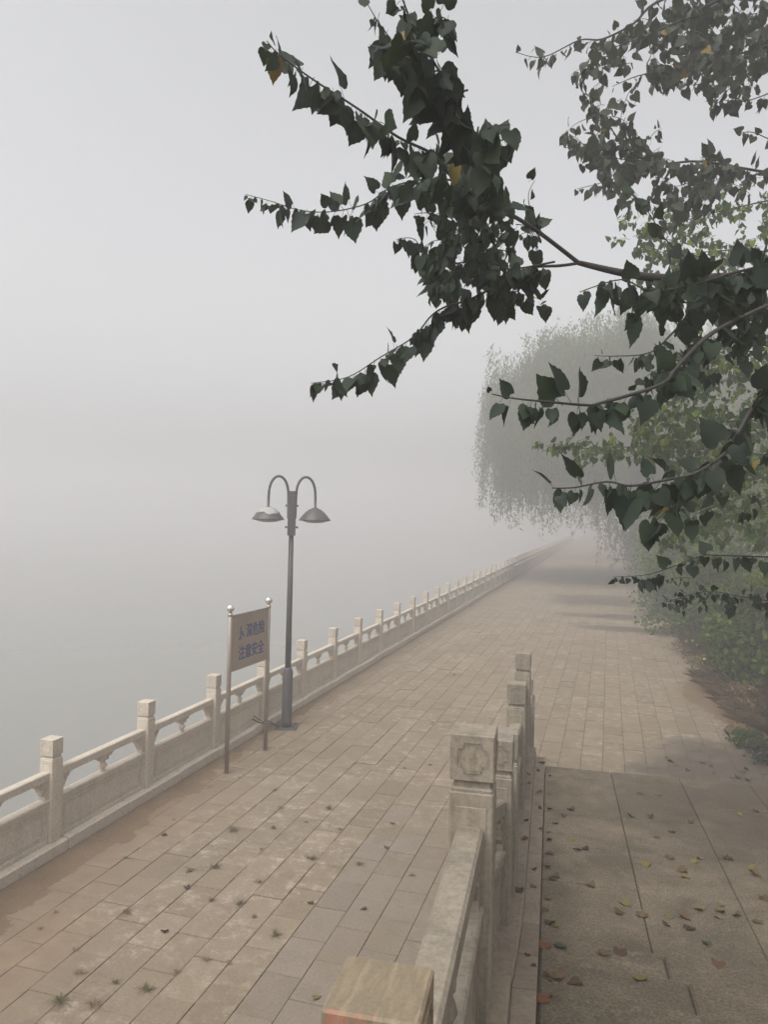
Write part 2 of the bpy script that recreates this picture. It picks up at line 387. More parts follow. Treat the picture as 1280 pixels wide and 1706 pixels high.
def hdirt(x, y):    # drifted soil, thick at the kerb, thinning out over the tiles
    e = .22 + .24*max(0, min(1, (9.0-y)/4.5)) + .16*nz(x, y, 1.3, 2) + .10*nz(x, y, 5, 3) + .07*nz(x, y, 17, 4)
    if y > 9.5: e *= max(.28, 1-(y-9.5)*.16)
    t = (x+5.05)/max(e, .05)
    return .014*(1-t) + .004*nz(x, y, 9, 5) + .003*nz(x, y, 27, 6)
o = link('drifted_soil', grid(-5.055, -3.3, 1, 30, 110, 1150, lambda x, y: max(-.0075, min(.02, hdirt(x, y))), 'drifted_soil', M['dirt'])); tag(o, kind='structure')
def hverge(x, y):
    e = edge_r(y) - .15 + .38*nz(x, y, .7, 8) + .12*nz(x, y, 3, 9)
    if 13.5 < y < 19: e -= .55*math.sin((y-13.5)/5.5*math.pi)
    return max(-.0075, min(.05, (x-e)*.03 + .004*nz(x, y, 8, 5)))
o = link('verge', grid(.6, 3.4, 10.2, 60, 70, 700, hverge, 'verge', M['dirt'])); tag(o, kind='structure')
# lake wall below the left kerb
o = link('embankment_wall', MB().box(-5.44, -5.31, -12, 160, -5, -.01).mesh('embankment_wall', M['dstone']))
tag(o, 'stone lake wall dropping from the balustrade kerb into the water', 'wall')

# ---------------------------------------------------------------- balustrade pieces
PW = .152
def quatre(k, r=.054, a=.032, rad=.010):
    "outline of the carved frame: a square cross with rounded corners"
    base = [(-a, -r), (a, -r), (a, -a), (r, -a), (r, a), (a, a), (a, r), (-a, r), (-a, a), (-r, a), (-r, -a), (-a, -a)]
    base = [(x*k, y*k) for x, y in base]; out = []; n = len(base); q = rad*.7
    for i in range(n):
        p, c, d = Vector(base[i-1]), Vector(base[i]), Vector(base[(i+1) % n])
        e1 = (p-c).normalized()*min(q, (p-c).length*.45); e2 = (d-c).normalized()*min(q, (d-c).length*.45)
        out += [tuple(c+e1), tuple(c+e1*.3+e2*.3), tuple(c+e2)]
    return out
def head_mesh(mat, h0=.842, h1=1.0):
    m = MB(); w = PW/2
    m.box(-w, w, -w, w, h0, h1, ch=.0045)
    for i in range(4):
        Rz = Matrix.Rotation(i*math.pi/2, 3, 'Z')
        for (k1, k2, d) in ((1.0, .93, .0035), (.84, .80, .002)):
            A, B = quatre(k1), quatre(k2); n = len(A); zc = (h0+h1)/2
            vs = []
            for (ring, dd) in ((A, 0), (A, d), (B, d), (B, -.001)):
                vs += [Rz @ Vector((p[0], -w-dd+.0006, zc+p[1])) for p in ring]
            fs = [(r*n+j, r*n+(j+1) % n, (r+1)*n+(j+1) % n, (r+1)*n+j) for r in range(3) for j in range(n)]
            m.add(vs, fs)
    return m.mesh('post_head', mat)
def shaft_mesh(mat, h=.842):
    m = MB(); w = PW/2
    m.box(-w, w, -w, w, 0, h-.040, ch=.006)
    m.box(-w+.014, w-.014, -w+.014, w-.014, h-.044, h+.002)
    m.box(-w+.004, w-.004, -w+.004, w-.004, h-.040, h-.026, ch=.006)
    for i in range(4):      # shallow raised field on each side
        Mx = Matrix.Rotation(i*math.pi/2, 4, 'Z'); m.box(-w+.022, w-.022, -w-.003, -w+.01, .06, h-.09, ch=.002, M=Mx)
    return m.mesh('post', mat)
def yfn(L0): return lambda a, b, d: (d, a, b)
def panel_mesh(L, mat, dz=0.0):
    "slab with framed fields, ledge and end stiles; runs along +Y from 0 to L and rises by dz"
    m = MB(); sh = lambda v: (v[0], v[1], v[2]+dz*v[1]/L)
    def bx(*a, ch=0.0):
        k = MB().box(*a, ch=ch); m.add([sh(v) for v in k.v], k.f)
    bx(-.032, .032, 0, L, 0, .398)
    bx(-.052, .052, 0, L, .398, .425, ch=.008)
    bx(-.038, .038, 0, .055, .425, .612); bx(-.038, .038, L-.055, L, .425, .612)
    for s in (-1, 1):
        def fr(y0, y1, z0, z1, t, d):
            for (a, b, c, e) in ((y0, y1, z0, z0+t), (y0, y1, z1-t, z1), (y0, y0+t, z0+t, z1-t), (y1-t, y1, z0+t, z1-t)):
                bx(*((.030, .032+d) if s > 0 else (-.032-d, -.030)), a, b, c, e)
        fr(.0, L, .0, .398, .038, .012)
        if L > 1: fr(.075, L-.075, .075, .33, .010, .006); fr(.075+.02, L-.095, .095, .31, .007, .006)
    return m.mesh('railing_panel', mat)
def handrail_mesh(L, mat, dz=0.0):
    k = MB().box(-.046, .046, 0, L, .612, .690, ch=.010)
    return MB().add([(x, y, z+dz*y/L) for x, y, z in k.v], k.f).mesh('handrail', mat)
def cloud_mesh(kind, mat):
    "carved cloud bracket under the handrail: kind 0 middle, -1/+1 the ends"
    m = MB()
    half = [(0, .0), (.19, .0), (.185, -.018), (.155, -.022), (.150, -.04), (.120, -.046), (.105, -.036), (.085, -.052),
            (.078, -.072), (.052, -.078), (.040, -.066), (.034, -.070), (.022, -.074), (0, -.074)]
    if kind == 0: half = [(a*.80, b) for a, b in half]; pts = half + [(-a, b) for a, b in half[-2:0:-1]]
    else: pts = [(a*kind, b) for a, b in [(0, 0), (.13, 0), (.128, -.02), (.105, -.026), (.10, -.045), (.075, -.055), (.068, -.082), (.045, -.092), (.042, -.115), (.024, -.135), (0, -.158)]]
    m.prism([(a, b+.614) for a, b in pts], -.030, .030, lambda a, b, d: (d, a, b))
    if kind == 0: cs = [(.115, -.002, .018), (-.115, -.002, .018), (.062, -.020, .022), (-.062, -.020, .022), (0, -.045, .026), (0, -.045, .012)]
    else: cs = [(.085*kind, -.006, .018), (.045*kind, -.035, .024), (.045*kind, -.035, .011), (.022*kind, -.100, .016)]
    for s in (-.031, .031):
        for (a, b, r) in cs:
            P = [(s, a+r*math.cos(q), .614+b+r*math.sin(q)) for q in np.linspace(.4, 5.6, 10)]
            m.tube(P, .0065, 4)
    return m.mesh('cloud_bracket', mat)
def vase_mesh(mat):
    pr = [(.022, .423), (.034, .430), (.020, .442), (.030, .456), (.044, .484), (.038, .510), (.020, .530), (.030, .545)]
    return MB().lathe(pr, 10).mesh('vase_baluster', mat, True)
def make_kit(mat):
    return dict(head=head_mesh(mat), shaft=shaft_mesh(mat), c0=cloud_mesh(0, mat), cp=cloud_mesh(1, mat), cm=cloud_mesh(-1, mat), vase=vase_mesh(mat), mat=mat)
def add_post(root, kit, x, y, z, rz=0, head=None, shaft=None):
    p = link('post', shaft or kit['shaft'], root, (x, y, z)); p.rotation_euler.z = rz
    link('post_head', head or kit['head'], p); return p
_pc = {}
def add_panel(root, kit, x, y, z, L, rz=0, dz=0.0, detail=True):
    key = (id(kit), round(L, 3), round(dz, 3))
    if key not in _pc: _pc[key] = (panel_mesh(L, kit['mat'], dz), handrail_mesh(L, kit['mat'], dz))
    p = link('railing_panel', _pc[key][0], root, (x, y, z)); p.rotation_euler.z = rz
    link('handrail', _pc[key][1], p)
    if detail:
        if L > .9:
            link('cloud_bracket', kit['c0'], p, (0, L/2, dz/2)); link('vase_baluster', kit['vase'], p, (0, L/2, dz/2))
        link('cloud_bracket', kit['cp'], p, (0, .05, dz*.05)); link('cloud_bracket', kit['cm'], p, (0, L-.05, dz*(1-.05/L)))
    return p
# left balustrade along the lake
LB = bpy.data.objects.new('stone_balustrade', None); COL.objects.link(LB)
tag(LB, 'long pale carved stone balustrade along the lake, fading into the fog', 'balustrade')
kitL = make_kit(M['marble'])
Y0, SP, KZ = 6.35, 1.600, .13
for i in range(-4, 68):
    y = Y0+i*SP
    add_post(LB, kitL, RAILX+random.gauss(0, .003), y+random.gauss(0, .004), KZ, random.gauss(0, .012))
    add_panel(LB, kitL, RAILX, y+PW/2-.002, KZ, SP-PW+.004, detail=(i < 24))
ks = [MB().box(-.15, .13, 0, .985, -.12, 0, ch=.010).mesh('kerb_stone', M['marble']), MB().box(-.15, .134, 0, 1.085, -.12, -.003, ch=.012).mesh('kerb_stone', M['marble'])]
y = 0.2; k = 0
while y < 110:
    o = link('kerb_stone', ks[k % 2], LB, (RAILX+random.gauss(0, .003), y, KZ+random.gauss(0, .0015))); y += (.995, 1.095)[k % 2]; k += 1
# stone bedding the kerb sits on
link('kerb_bed', MB().box(RAILX-.12, RAILX+.10, -10, 112, -.01, KZ-.02).mesh('kerb_bed', M['dstone']), LB)

# ---------------------------------------------------------------- stair, landing and right balustrade (turned 4 degrees)
SA = R(4.0)
def S(a, t):        # a: metres right of the balustrade line, t: metres along it
    ox, oy = -.25, 0.0
    return (ox + a*math.cos(SA) - t*math.sin(SA), oy + a*math.sin(SA) + t*math.cos(SA))
def SL(obj, a=0, t=0, z=0):
    x, y = S(a, t); obj.location = (x, y, z); obj.rotation_euler.z = SA; return obj
LZ, TOPZ, RI = .90, 1.50, .15
E0 = 7.95           # far edge of the landing
AX0, AX1 = .13, 3.45
stair = link('stone_stairs', MB().box(AX0, AX1, -6, 4.80, -.05, LZ-.07).box(AX0, AX1, 4.80, E0-.03, -.05, LZ-.07).mesh('stone_stairs', M['dstone'])); SL(stair); tag(stair, kind='structure')
cols = [.235, .875, 1.515, 2.155, 2.795, 3.435]
def slab(a0, a1, t0, t1, z, th=.07, ch=.005):
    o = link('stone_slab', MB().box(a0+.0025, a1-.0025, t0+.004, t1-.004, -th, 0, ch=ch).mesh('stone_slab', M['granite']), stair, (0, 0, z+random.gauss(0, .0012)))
    return o
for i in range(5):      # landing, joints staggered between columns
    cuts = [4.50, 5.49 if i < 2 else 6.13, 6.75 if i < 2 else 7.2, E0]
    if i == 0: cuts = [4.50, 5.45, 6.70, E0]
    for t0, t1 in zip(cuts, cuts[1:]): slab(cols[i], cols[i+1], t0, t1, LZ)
nos = [4.42, 3.92, 3.42, 2.92]      # far edges (noses) of the treads going up towards the camera
for k, tn in enumerate(nos):
    z = LZ+RI*(k+1); tb = nos[k+1] if k+1 < len(nos) else -6
    off = (.02, .06, .11, .0)[k]
    link('riser', MB().box(AX0+.02, AX1-.01, tb-.02 if k < 3 else -6, tn-.03, z-RI-.075, z-.07).mesh('riser', M['dstone']), stair)
    cc = [.235] + [c+off for c in cols[1:5]] + [3.435]
    if k < 3:
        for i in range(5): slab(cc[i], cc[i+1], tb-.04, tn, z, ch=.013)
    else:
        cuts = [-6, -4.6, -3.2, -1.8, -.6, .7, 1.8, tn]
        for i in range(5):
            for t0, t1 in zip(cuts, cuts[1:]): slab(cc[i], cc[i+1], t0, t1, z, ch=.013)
for k in range(5):      # lower flight down to the promenade
    z = LZ-RI*(k+1)
    link('riser', MB().box(AX0+.02, AX1-.01, E0-.04+.40*k, E0+.40*(k+1)-.03, -.05, z-.07).mesh('riser', M['dstone']), stair)
    for i in range(5): slab(cols[i], cols[i+1], E0-.03+.40*k, E0+.40*(k+1), z)

RB = bpy.data.objects.new('stair_balustrade', None); COL.objects.link(RB); SL(RB)
tag(RB, 'weathered stone balustrade stepping down beside the granite stairs, square carved post heads', 'balustrade')
kitR = make_kit(M['wstone'])
posts = [(-.35, 1.65), (1.18, 1.65), (2.71, 1.65), (4.17, 1.22), (4.93, 1.05), (6.38, 1.05), (7.83, 1.05), (9.2, .52), (10.45, .06)]
redhead = head_mesh(M['redstone'])
for i, (t, z) in enumerate(posts):
    p = add_post(RB, kitR, 0, t, z, random.gauss(0, .01), head=redhead if i == 1 else None)
    if i == 1: p.children[0]['label'] = 'banded stone post head with a faded red paint smear'
for (t0, z0), (t1, z1) in zip(posts, posts[1:]):
    L = t1-t0-PW+.004; s = (z1-z0)
    add_panel(RB, kitR, 0, t0+PW/2-.002, z0, L, dz=s)
# plinth: stepped inner course, sloping outer course
def pl(a0, a1, t0, t1, z0, z1, nm='plinth_stone', ch=.006): return link(nm, MB().box(a0, a1, t0+.002, t1-.002, z0, z1, ch=ch).mesh(nm, M['dstone']), RB)
pl(-.15, .135, -6, -.9, 1.2, 1.65); pl(-.15, .135, -.9, 1.9, 1.2, 1.65); pl(-.15, .135, 1.9, 2.98, 1.2, 1.65)
pl(-.15, .135, 2.98, 3.45, .95, 1.48); pl(-.15, .135, 3.45, 3.95, .9, 1.33); pl(-.15, .135, 3.95, 4.4, .8, 1.22)
for a, b in ((4.4, 5.3), (5.3, 6.5), (6.5, 7.7), (7.7, 8.02)): pl(-.15, .135, a, b, .7, 1.05)
for k, (a, b) in enumerate(((8.02, 8.5), (8.5, 9.0), (9.0, 9.5), (9.5, 10.0), (10.0, 10.65))): pl(-.15, .135, a, b, -.02, (.92, .72, .52, .30, .06)[k])
def slope(pts):
    m = MB(); m.prism(pts, .137, .232, lambda a, b, d: (d, a, b)); return link('string_stone', m.mesh('string_stone', M['dstone']), RB)
bounds = [(-6, 1.58), (-2.2, 1.58), (.2, 1.58), (2.0, 1.58), (3.1, 1.53), (3.8, 1.28), (4.6, 1.02), (5.7, .965), (6.9, .965), (8.0, .965), (9.0, .55), (10.3, .06)]
for (t0, z0), (t1, z1) in zip(bounds, bounds[1:]):
    slope([(t0+.002, max(-.03, z0-.5)), (t1-.002, max(-.03, z1-.5)), (t1-.002, z1), (t0+.002, z0)])
# retaining wall under it, facing the promenade
RW = link('retaining_wall', MB().box(-.135, .12, -6, 2.98, -.03, 1.2).box(-.135, .12, 2.98, 4.4, -.03, .80).box(-.135, .12, 4.4, 8.02, -.03, .70).mesh('retaining_wall', M['wstone'])); SL(RW)
tag(RW, 'low stone retaining wall below the stair balustrade, facing the paved promenade', 'wall')

# ---------------------------------------------------------------- street lamp
def tubepart(name, pts, r, mat, parent, n=12, smooth=True):
    return link(name, MB().tube(pts, r, n).mesh(name, mat, smooth), parent)
SLp = bpy.data.objects.new('street_lamp', None); COL.objects.link(SLp); SLp.location = (-4.82, 11.25, 0)
tag(SLp, 'grey twin-arm street lamp with hooked arms and dish shades beside the lake railing', 'street lamp')
link('base_plate', MB().box(-.17, .17, -.17, .17, 0, .022, ch=.004).mesh('base_plate', M['lamp']), SLp).rotation_euler.z = .3
for (a, b) in ((1, 1), (1, -1), (-1, 1), (-1, -1)):
    q = Matrix.Rotation(.3, 3, 'Z') @ Vector((a*.13, b*.13, .02)); link('anchor_bolt', MB().lathe([(.014, 0), (.014, .018), (.007, .019), (.007, .035)], 6).mesh('anchor_bolt', M['lamp']), SLp, q)
link('lower_pole', MB().lathe([(.082, .02), (.080, .10), (.080, .88), (.066, .93), (.05, .95)], 18).mesh('lower_pole', M['lamp'], True), SLp)
link('pole', MB().lathe([(.049, .93), (.044, 2.0), (.038, 3.05)], 16).mesh('pole', M['lamp'], True), SLp)
link('sleeve', MB().box(-.062, .062, -.062, .062, 3.03, 3.66, ch=.006).mesh('sleeve', M['lamp']), SLp).rotation_euler.z = .45
link('pole_cap', MB().box(-.05, .05, -.05, .05, 3.662, 3.73, ch=.006).mesh('pole_cap', M['lamp']), SLp).rotation_euler.z = .45
for z in (3.16, 3.50):
    for s in (-1, 1):
        link('bolt', MB().lathe([(.010, 0), (.010, .028), (.018, .029), (.018, .042)], 8, Matrix.Rotation(R(90)*s, 4, 'Y')).mesh('bolt', M['lamp']), SLp, (s*.058*math.cos(.45), s*.058*math.sin(.45), z))
ax = Vector((.86, .51, 0)).normalized()
for s in (-1, 1):
    pts = []
    for q in np.linspace(0, math.pi, 15):
        pts.append(ax*s*(.06+.155-.155*math.cos(q)) + Vector((0, 0, 3.63+.33*math.sin(q)**.85)))
    pts = [ax*s*.055+Vector((0, 0, 3.3))] + pts + [ax*s*.372+Vector((0, 0, 3.46))]
    tubepart('arm', pts, .021, M['lamp'], SLp, 10)
    c = ax*s*.37
    sh = link('lamp_shade', MB().lathe([(.050, 3.475), (.052, 3.462), (.09, 3.452), (.15, 3.405), (.205, 3.345), (.248, 3.288), (.255, 3.272), (.250, 3.270), (.20, 3.33), (.10, 3.42), (.03, 3.45)], 24).mesh('lamp_shade', M['lamp'], True), SLp, c)
    link('lens', MB().lathe([(.235, 3.285), (.20, 3.262), (.13, 3.240), (.05, 3.232), (.01, 3.231)], 24).mesh('lens', M['glass'], True), sh)
    if s < 0:
        m = MB(); prof = [(.053, 3.4665), (.091, 3.456), (.151, 3.409), (.182, 3.374)]; n = 24; vs = []
        for i, (r_, z_) in enumerate(prof):
            for k in range(n):
                q = 2*math.pi*k/n; dz = (.018*math.sin(3*q+1)+.010*math.sin(7*q)) if i == 3 else 0
                vs.append(((r_+.003-dz*.9)*math.cos(q), (r_+.003-dz*.9)*math.sin(q), z_+.003+dz))
        m.add(vs, [(i*n+k, i*n+(k+1) % n, (i+1)*n+(k+1) % n, (i+1)*n+k) for i in range(3) for k in range(n)])
        o = link('worn_patch', m.mesh('worn_patch', M['lampworn'], True), sh); o['label'] = 'bare pale metal where the paint has peeled'
    else: sh['label'] = 'evenly painted grey dish shade'
# cables from the balustrade to the lamp foot
def soft(pts):
    P = [Vector(p) for p in pts]; out = []
    for i in range(len(P)-1):
        p0, p1, p2, p3 = P[max(i-1, 0)], P[i], P[i+1], P[min(i+2, len(P)-1)]
        for j in range(6):
            t = j/6; out.append(.5*((2*p1)+(p2-p0)*t+(2*p0-5*p1+4*p2-p3)*t*t+(3*p1-p0-3*p2+p3)*t*t*t))
    return out+[P[-1]]
cb = MB().tube(soft([(-5.11, 10.62, .26), (-5.04, 10.72, .19), (-5.0, 10.86, .145), (-4.95, 11.0, .10), (-4.90, 11.12, .03)]), .011, 6).tube(soft([(-5.11, 10.66, .30), (-5.03, 10.84, .17), (-5.0, 10.98, .15), (-4.96, 11.14, .05), (-4.92, 11.2, .03)]), .008, 6)
tag(link('cable', cb.mesh('cable', M['black'], True)), 'dark cables running from the balustrade kerb to the foot of the street lamp', 'cable')

# ---------------------------------------------------------------- warning sign
A0, A1 = Vector((-4.69, 9.02, 0)), Vector((-4.64, 10.08, 0))
SG = bpy.data.objects.new('warning_sign', None); COL.objects.link(SG); SG.location = A0
dv = (A1-A0); SLn = dv.length; ang = math.atan2(dv.y, dv.x); SG.rotation_euler.z = ang
tag(SG, 'brown metal warning sign with blue Chinese lettering on two steel posts', 'sign')
for xx in (0, SLn):
    p = link('sign_post', MB().lathe([(.030, -.02), (.030, 2.055), (.024, 2.062)], 14).mesh('sign_post', M['steel'], True), SG, (xx, 0, 0))
    link('collar', MB().lathe([(.034, 2.03), (.034, 2.062), (.018, 2.068), (.016, 2.085)], 14).mesh('collar', M['steel'], True), p)
    link('ball_finial', MB().lathe([(.003, 2.078)]+[(.052*math.sin(q), 2.13-.052*math.cos(q)) for q in np.linspace(.2, 2.95, 12)]+[(.003, 2.182)], 18).mesh('ball_finial', M['chrome'], True), p)
link('sign_board', MB().box(.032, SLn-.032, -.018, .018, 1.30, 2.03, ch=.004).mesh('sign_board', M['board']), SG)
for z in (1.30, 2.018): link('board_edge', MB().box(.03, SLn-.03, -.021, .021, z, z+.012).mesh('board_edge', M['steel']), SG)
def text_mesh(body, size):
    cu = bpy.data.curves.new('lettering', 'FONT'); cu.body = body; cu.size = size; cu.extrude = .0015; cu.offset = .0035; cu.resolution_u = 2
    to = bpy.data.objects.new('tmp', cu); COL.objects.link(to); bpy.context.view_layer.update()
    dg = bpy.context.evaluated_depsgraph_get(); me = bpy.data.meshes.new_from_object(to.evaluated_get(dg)); bpy.data.objects.remove(to)
    me.materials.clear(); me.materials.append(M['blue']); return me
def fit_text(body, x0, x1, z0, z1, nm):
    me = text_mesh(body, .2)
    v = np.zeros(len(me.vertices)*3); me.vertices.foreach_get('co', v); v = v.reshape(-1, 3)
    lo, hi = v.min(0), v.max(0)
    v[:, 0] = x0+(v[:, 0]-lo[0])/(hi[0]-lo[0])*(x1-x0); v[:, 1] = z0+(v[:, 1]-lo[1])/(hi[1]-lo[1])*(z1-z0)
    P = np.stack([v[:, 0], -.0185-(v[:, 2]-lo[2]), v[:, 1]], 1); me.vertices.foreach_set('co', P.ravel()); me.update()
    return link(nm, me, SG)
sx = lambda f: f*SLn
m = MB()
def stroke(pts, wd):
    for (a, b), (c, d) in zip(pts, pts[1:]):
        t = Vector((c-a, d-b)).normalized(); nn = Vector((-t.y, t.x))*wd/2
        q = [(a+nn.x, b+nn.y), (c+nn.x, d+nn.y), (c-nn.x, d-nn.y), (a-nn.x, b-nn.y)]
        m.prism(q, -.0205, -.0185, lambda p, q_, d_: (p, d_, q_))
# first character: only the hooked upright and the right-hand strokes are left of it
stroke([(sx(.235), 1.87), (sx(.235), 1.70), (sx(.195), 1.715)], .026); stroke([(sx(.255), 1.80), (sx(.29), 1.76), (sx(.325), 1.725)], .026)
o = link('worn_character', m.mesh('worn_character', M['blue']), SG)
fit_text('深危险', sx(.375), sx(.86), 1.695, 1.885, 'lettering')
fit_text('注意安全', sx(.19), sx(.855), 1.42, 1.61, 'lettering')

# ---------------------------------------------------------------- leaves
def leaf_shape(seed, nseg=9, fold=.35, curl=.25, pet=.45, slim=1.0):
    "heart-shaped toothed blade folded along its midrib, with a thin stalk; stalk foot at the origin, tip towards +Y"
    rg = random.Random(seed); vs = []; fs = []; asym = {-1: rg.uniform(.88, 1.06), 1: rg.uniform(.88, 1.06)}
    prof = [(0, .0), (.03, .10), (-.045, .19), (-.05, .29), (.01, .385), (.11, .455), (.23, .48), (.35, .455), (.46, .405), (.56, .335), (.66, .255), (.75, .175), (.84, .10), (.92, .045), (1.05, 0)]
    def Z(x, y): return fold*abs(x)**1.3*.8 - curl*(y*y)*.5 + .05*math.sin(y*8+seed)*(.2+abs(x)) + .02*math.sin(y*23+seed)*abs(x)
    left = []; right = []
    for side, lst in ((-1, left), (1, right)):
        for i, (y, x) in enumerate(prof):
            th = (.035 if i % 2 else -.03) if 3 < i < 13 else 0
            xx = side*x*slim*asym[side]*(1+th+rg.uniform(-.03, .03)); yy = y+th*.5+rg.uniform(-.008, .008)
            lst.append((xx, yy))
    mid = [(0, .06), (0, .3), (0, .6), (0, 1.0)]
    base = len(vs)
    for (x_, y_) in mid: vs.append((x_, pet+y_, Z(x_, y_)))
    for lst in (left, right):
        idx = []
        for (x_, y_) in lst[1:-1]:
            idx.append(len(vs)); vs.append((x_, pet+y_, Z(x_, y_)))
        ids = idx
        for a, b in zip(ids, ids[1:]):
            ym = (vs[a][1]+vs[b][1])/2-pet
            mi = 0 if ym < .2 else (1 if ym < .48 else (2 if ym < .8 else 3))
            fs.append((a, b, mi) if lst is right else (b, a, mi))
        # stitch the midrib steps
        last = {}
        for a, b in zip(ids, ids[1:]):
            ym = (vs[a][1]+vs[b][1])/2-pet
            mi = 0 if ym < .2 else (1 if ym < .48 else (2 if ym < .8 else 3)); last.setdefault(mi, a)
        ks_ = sorted(last)
        for k1, k2 in zip(ks_, ks_[1:]): fs.append((k1, last[k2], k2) if lst is right else (k1, k2, last[k2]))
    b = len(vs); w_ = .012
    vs += [(w_, 0, 0), (-w_, 0, 0), (0, 0, w_), (w_*.7, pet+.08, 0), (-w_*.7, pet+.08, 0), (0, pet+.08, w_)]
    fs += [(b, b+1, b+4), (b, b+4, b+3), (b+1, b+2, b+5), (b+1, b+5, b+4), (b+2, b, b+3), (b+2, b+3, b+5)]
    return np.array(vs, float), np.array(fs, int)
SHAPES = [leaf_shape(i, fold=random.uniform(.1, .7), curl=random.uniform(-.15, .8), pet=random.uniform(.2, .5), slim=random.uniform(.78, 1.0)) for i in range(10)]
def shape_mesh(i, mat, tagname='leaf'):
    V, T = SHAPES[i]; return np_mesh(tagname, V, T, mat)
def leaf_basis(tip, nrm):
    y = tip.normalized(); z = (nrm - y*nrm.dot(y))
    if z.length < 1e-3: z = Vector((.3, .5, .1)); z = z-y*z.dot(y)
    z.normalize(); x = y.cross(z); return x, y, z
class Tree:
    def __init__(s, name, label, cat, loc, mat, ymat, rate_y=.01, k=1.0, ks=.8):
        s.o = bpy.data.objects.new(name, None); COL.objects.link(s.o); s.o.location = loc; s.loc = Vector(loc)
        tag(s.o, label, cat); s.L = []; s.mat = mat; s.ymat = ymat; s.ry = rate_y; s.k = k; s.ks = ks
    def limb(s, pts, r0, r1, n=7, name='branch', mat=None):
        pts = smooth_path(pts, 5)
        rr = [r0+(r1-r0)*i/(len(pts)-1) for i in range(len(pts))]
        return link(name, MB().tube([p-s.loc for p in pts], rr, n).mesh(name, mat or M['bark_dark'], True), s.o)
    def leaf(s, p, d, size):
        s.L.append((p, d, size, random.randrange(len(SHAPES)), random.random()))
    def twig(s, pts, r0, r1, step, size, side=.05, start=0.0, up=.12, tipsmall=True, nm='twig', two=True):
        "a twig through pts carrying leaves on stalks to both sides, most hanging"
        pts = [Vector(p) for p in pts]; jit = (pts[-1]-pts[0]).length*.012
        pts = [pts[0]]+[p+Vector((random.gauss(0, jit), random.gauss(0, jit), random.gauss(0, jit))) for p in pts[1:]]
        P = smooth_path(pts, 6); s.limb(pts, r0, r1, 5, nm)
        seg = [0]
        for a, b in zip(P, P[1:]): seg.append(seg[-1]+(b-a).length)
        tot = seg[-1]; q = tot*start; i = 0; k = 0
        while q < tot:
            while i < len(P)-2 and seg[i+1] < q: i += 1
            f = (q-seg[i])/max(1e-6, seg[i+1]-seg[i]); p = P[i].lerp(P[i+1], f); t = (P[i+1]-P[i]).normalized()
            sz = size*s.k*(random.uniform(.55, 1.08) if random.random() < .8 else random.uniform(.3, .6))
            if tipsmall: sz *= .62+.38*min(1, (tot-q)/(.2*tot+.01)*1.2)
            rv = Vector((random.gauss(0, 1), random.gauss(0, 1), random.gauss(0, .5)))
            sd_ = t.cross(Vector((0, 0, 1))); sd_ = sd_.normalized() if sd_.length > .1 else Vector((1, 0, 0))
            p = p+Vector((random.gauss(0, .006), random.gauss(0, .006), random.gauss(0, .004)))
            if random.random() < up*1.3: d = Vector((0, 0, .7))+sd_*random.uniform(-.8, .8)+t*.4+rv*.2
            else: d = Vector((0, 0, random.uniform(-1.5, -.8)))+sd_*(1 if k % 2 else -1)*random.uniform(.1, .9)+t*random.uniform(-.1, .5)+rv*.30
            s.leaf(p, d.normalized(), sz)
            q += step*s.ks*(random.uniform(.5, 1.6) if random.random() < .7 else random.uniform(.05, .3)); k += 1
    def spray(s, p, dirv, L, size, nl, r=.003):
        "short side twig from p"
        d = dirv.normalized(); e = p+d*L+Vector((0, 0, -.12*L)); m_ = p+d*L*.5+Vector((0, 0, .05*L))
        s.twig([p, m_, e], r, r*.4, L/nl, size, start=.15, tipsmall=False)
    def build(s):
        def px(l):
            d = l[0]-Vector((0, 0, CAMZ)); z = d.dot(FV)
            if z < .3: return 0
            X, Y = 640+F*d.dot(RV)/z, 853-F*d.dot(UV)/z
            return l[2]*F/z*(1 if -40 < X < 1320 and -40 < Y < 1746 else .001)
        s.L.sort(key=px, reverse=True)
        ml = [shape_mesh(i, s.mat) for i in range(len(SHAPES))]; my = [shape_mesh(i, s.ymat) for i in range(len(SHAPES))]
        def nrm(l):
            rg = random.Random(int(l[4]*1e9)); a = rg.uniform(0, 6.28); return Vector((math.cos(a), math.sin(a), rg.uniform(-.5, .7)))
        for l in s.L[:300]:
            x, y, z = leaf_basis(l[1], nrm(l)); k = l[2]
            o = link('leaf', (my if l[4] < s.ry else ml)[l[3]], s.o)
            p = l[0]-s.loc
            o.matrix_basis = Matrix(((x.x*k, y.x*k, z.x*k, p.x), (x.y*k, y.y*k, z.y*k, p.y), (x.z*k, y.z*k, z.z*k, p.z), (0, 0, 0, 1)))
        for yel in (0, 1):
            rest = [l for l in s.L[300:] if (l[4] < s.ry) == bool(yel)]
            if not rest: continue
            VV = []; TT = []; b = 0
            for l in rest:
                V, T = SHAPES[l[3]]; x, y, z = leaf_basis(l[1], nrm(l)); B = np.array([x, y, z])*l[2]
                VV.append(V@B+np.array(l[0]-s.loc)); TT.append(T+b); b += len(V)
            o = link('yellowed_foliage' if yel else 'foliage', np_mesh('foliage', np.concatenate(VV), np.concatenate(TT), s.ymat if yel else s.mat), s.o); o['kind'] = 'stuff'
def smooth_path(pts, k=5):
    P = [Vector(p) for p in pts]
    if len(P) < 3: return [P[0].lerp(P[-1], i/k) for i in range(k+1)]
    out = []
    for i in range(len(P)-1):
        p0, p1, p2, p3 = P[max(i-1, 0)], P[i], P[i+1], P[min(i+2, len(P)-1)]
        for j in range(k):
            t = j/k; out.append(.5*((2*p1)+(p2-p0)*t+(2*p0-5*p1+4*p2-p3)*t*t+(3*p1-p0-3*p2+p3)*t*t*t))
    return out+[P[-1]]
def A(*l): return [at(*p) for p in l]

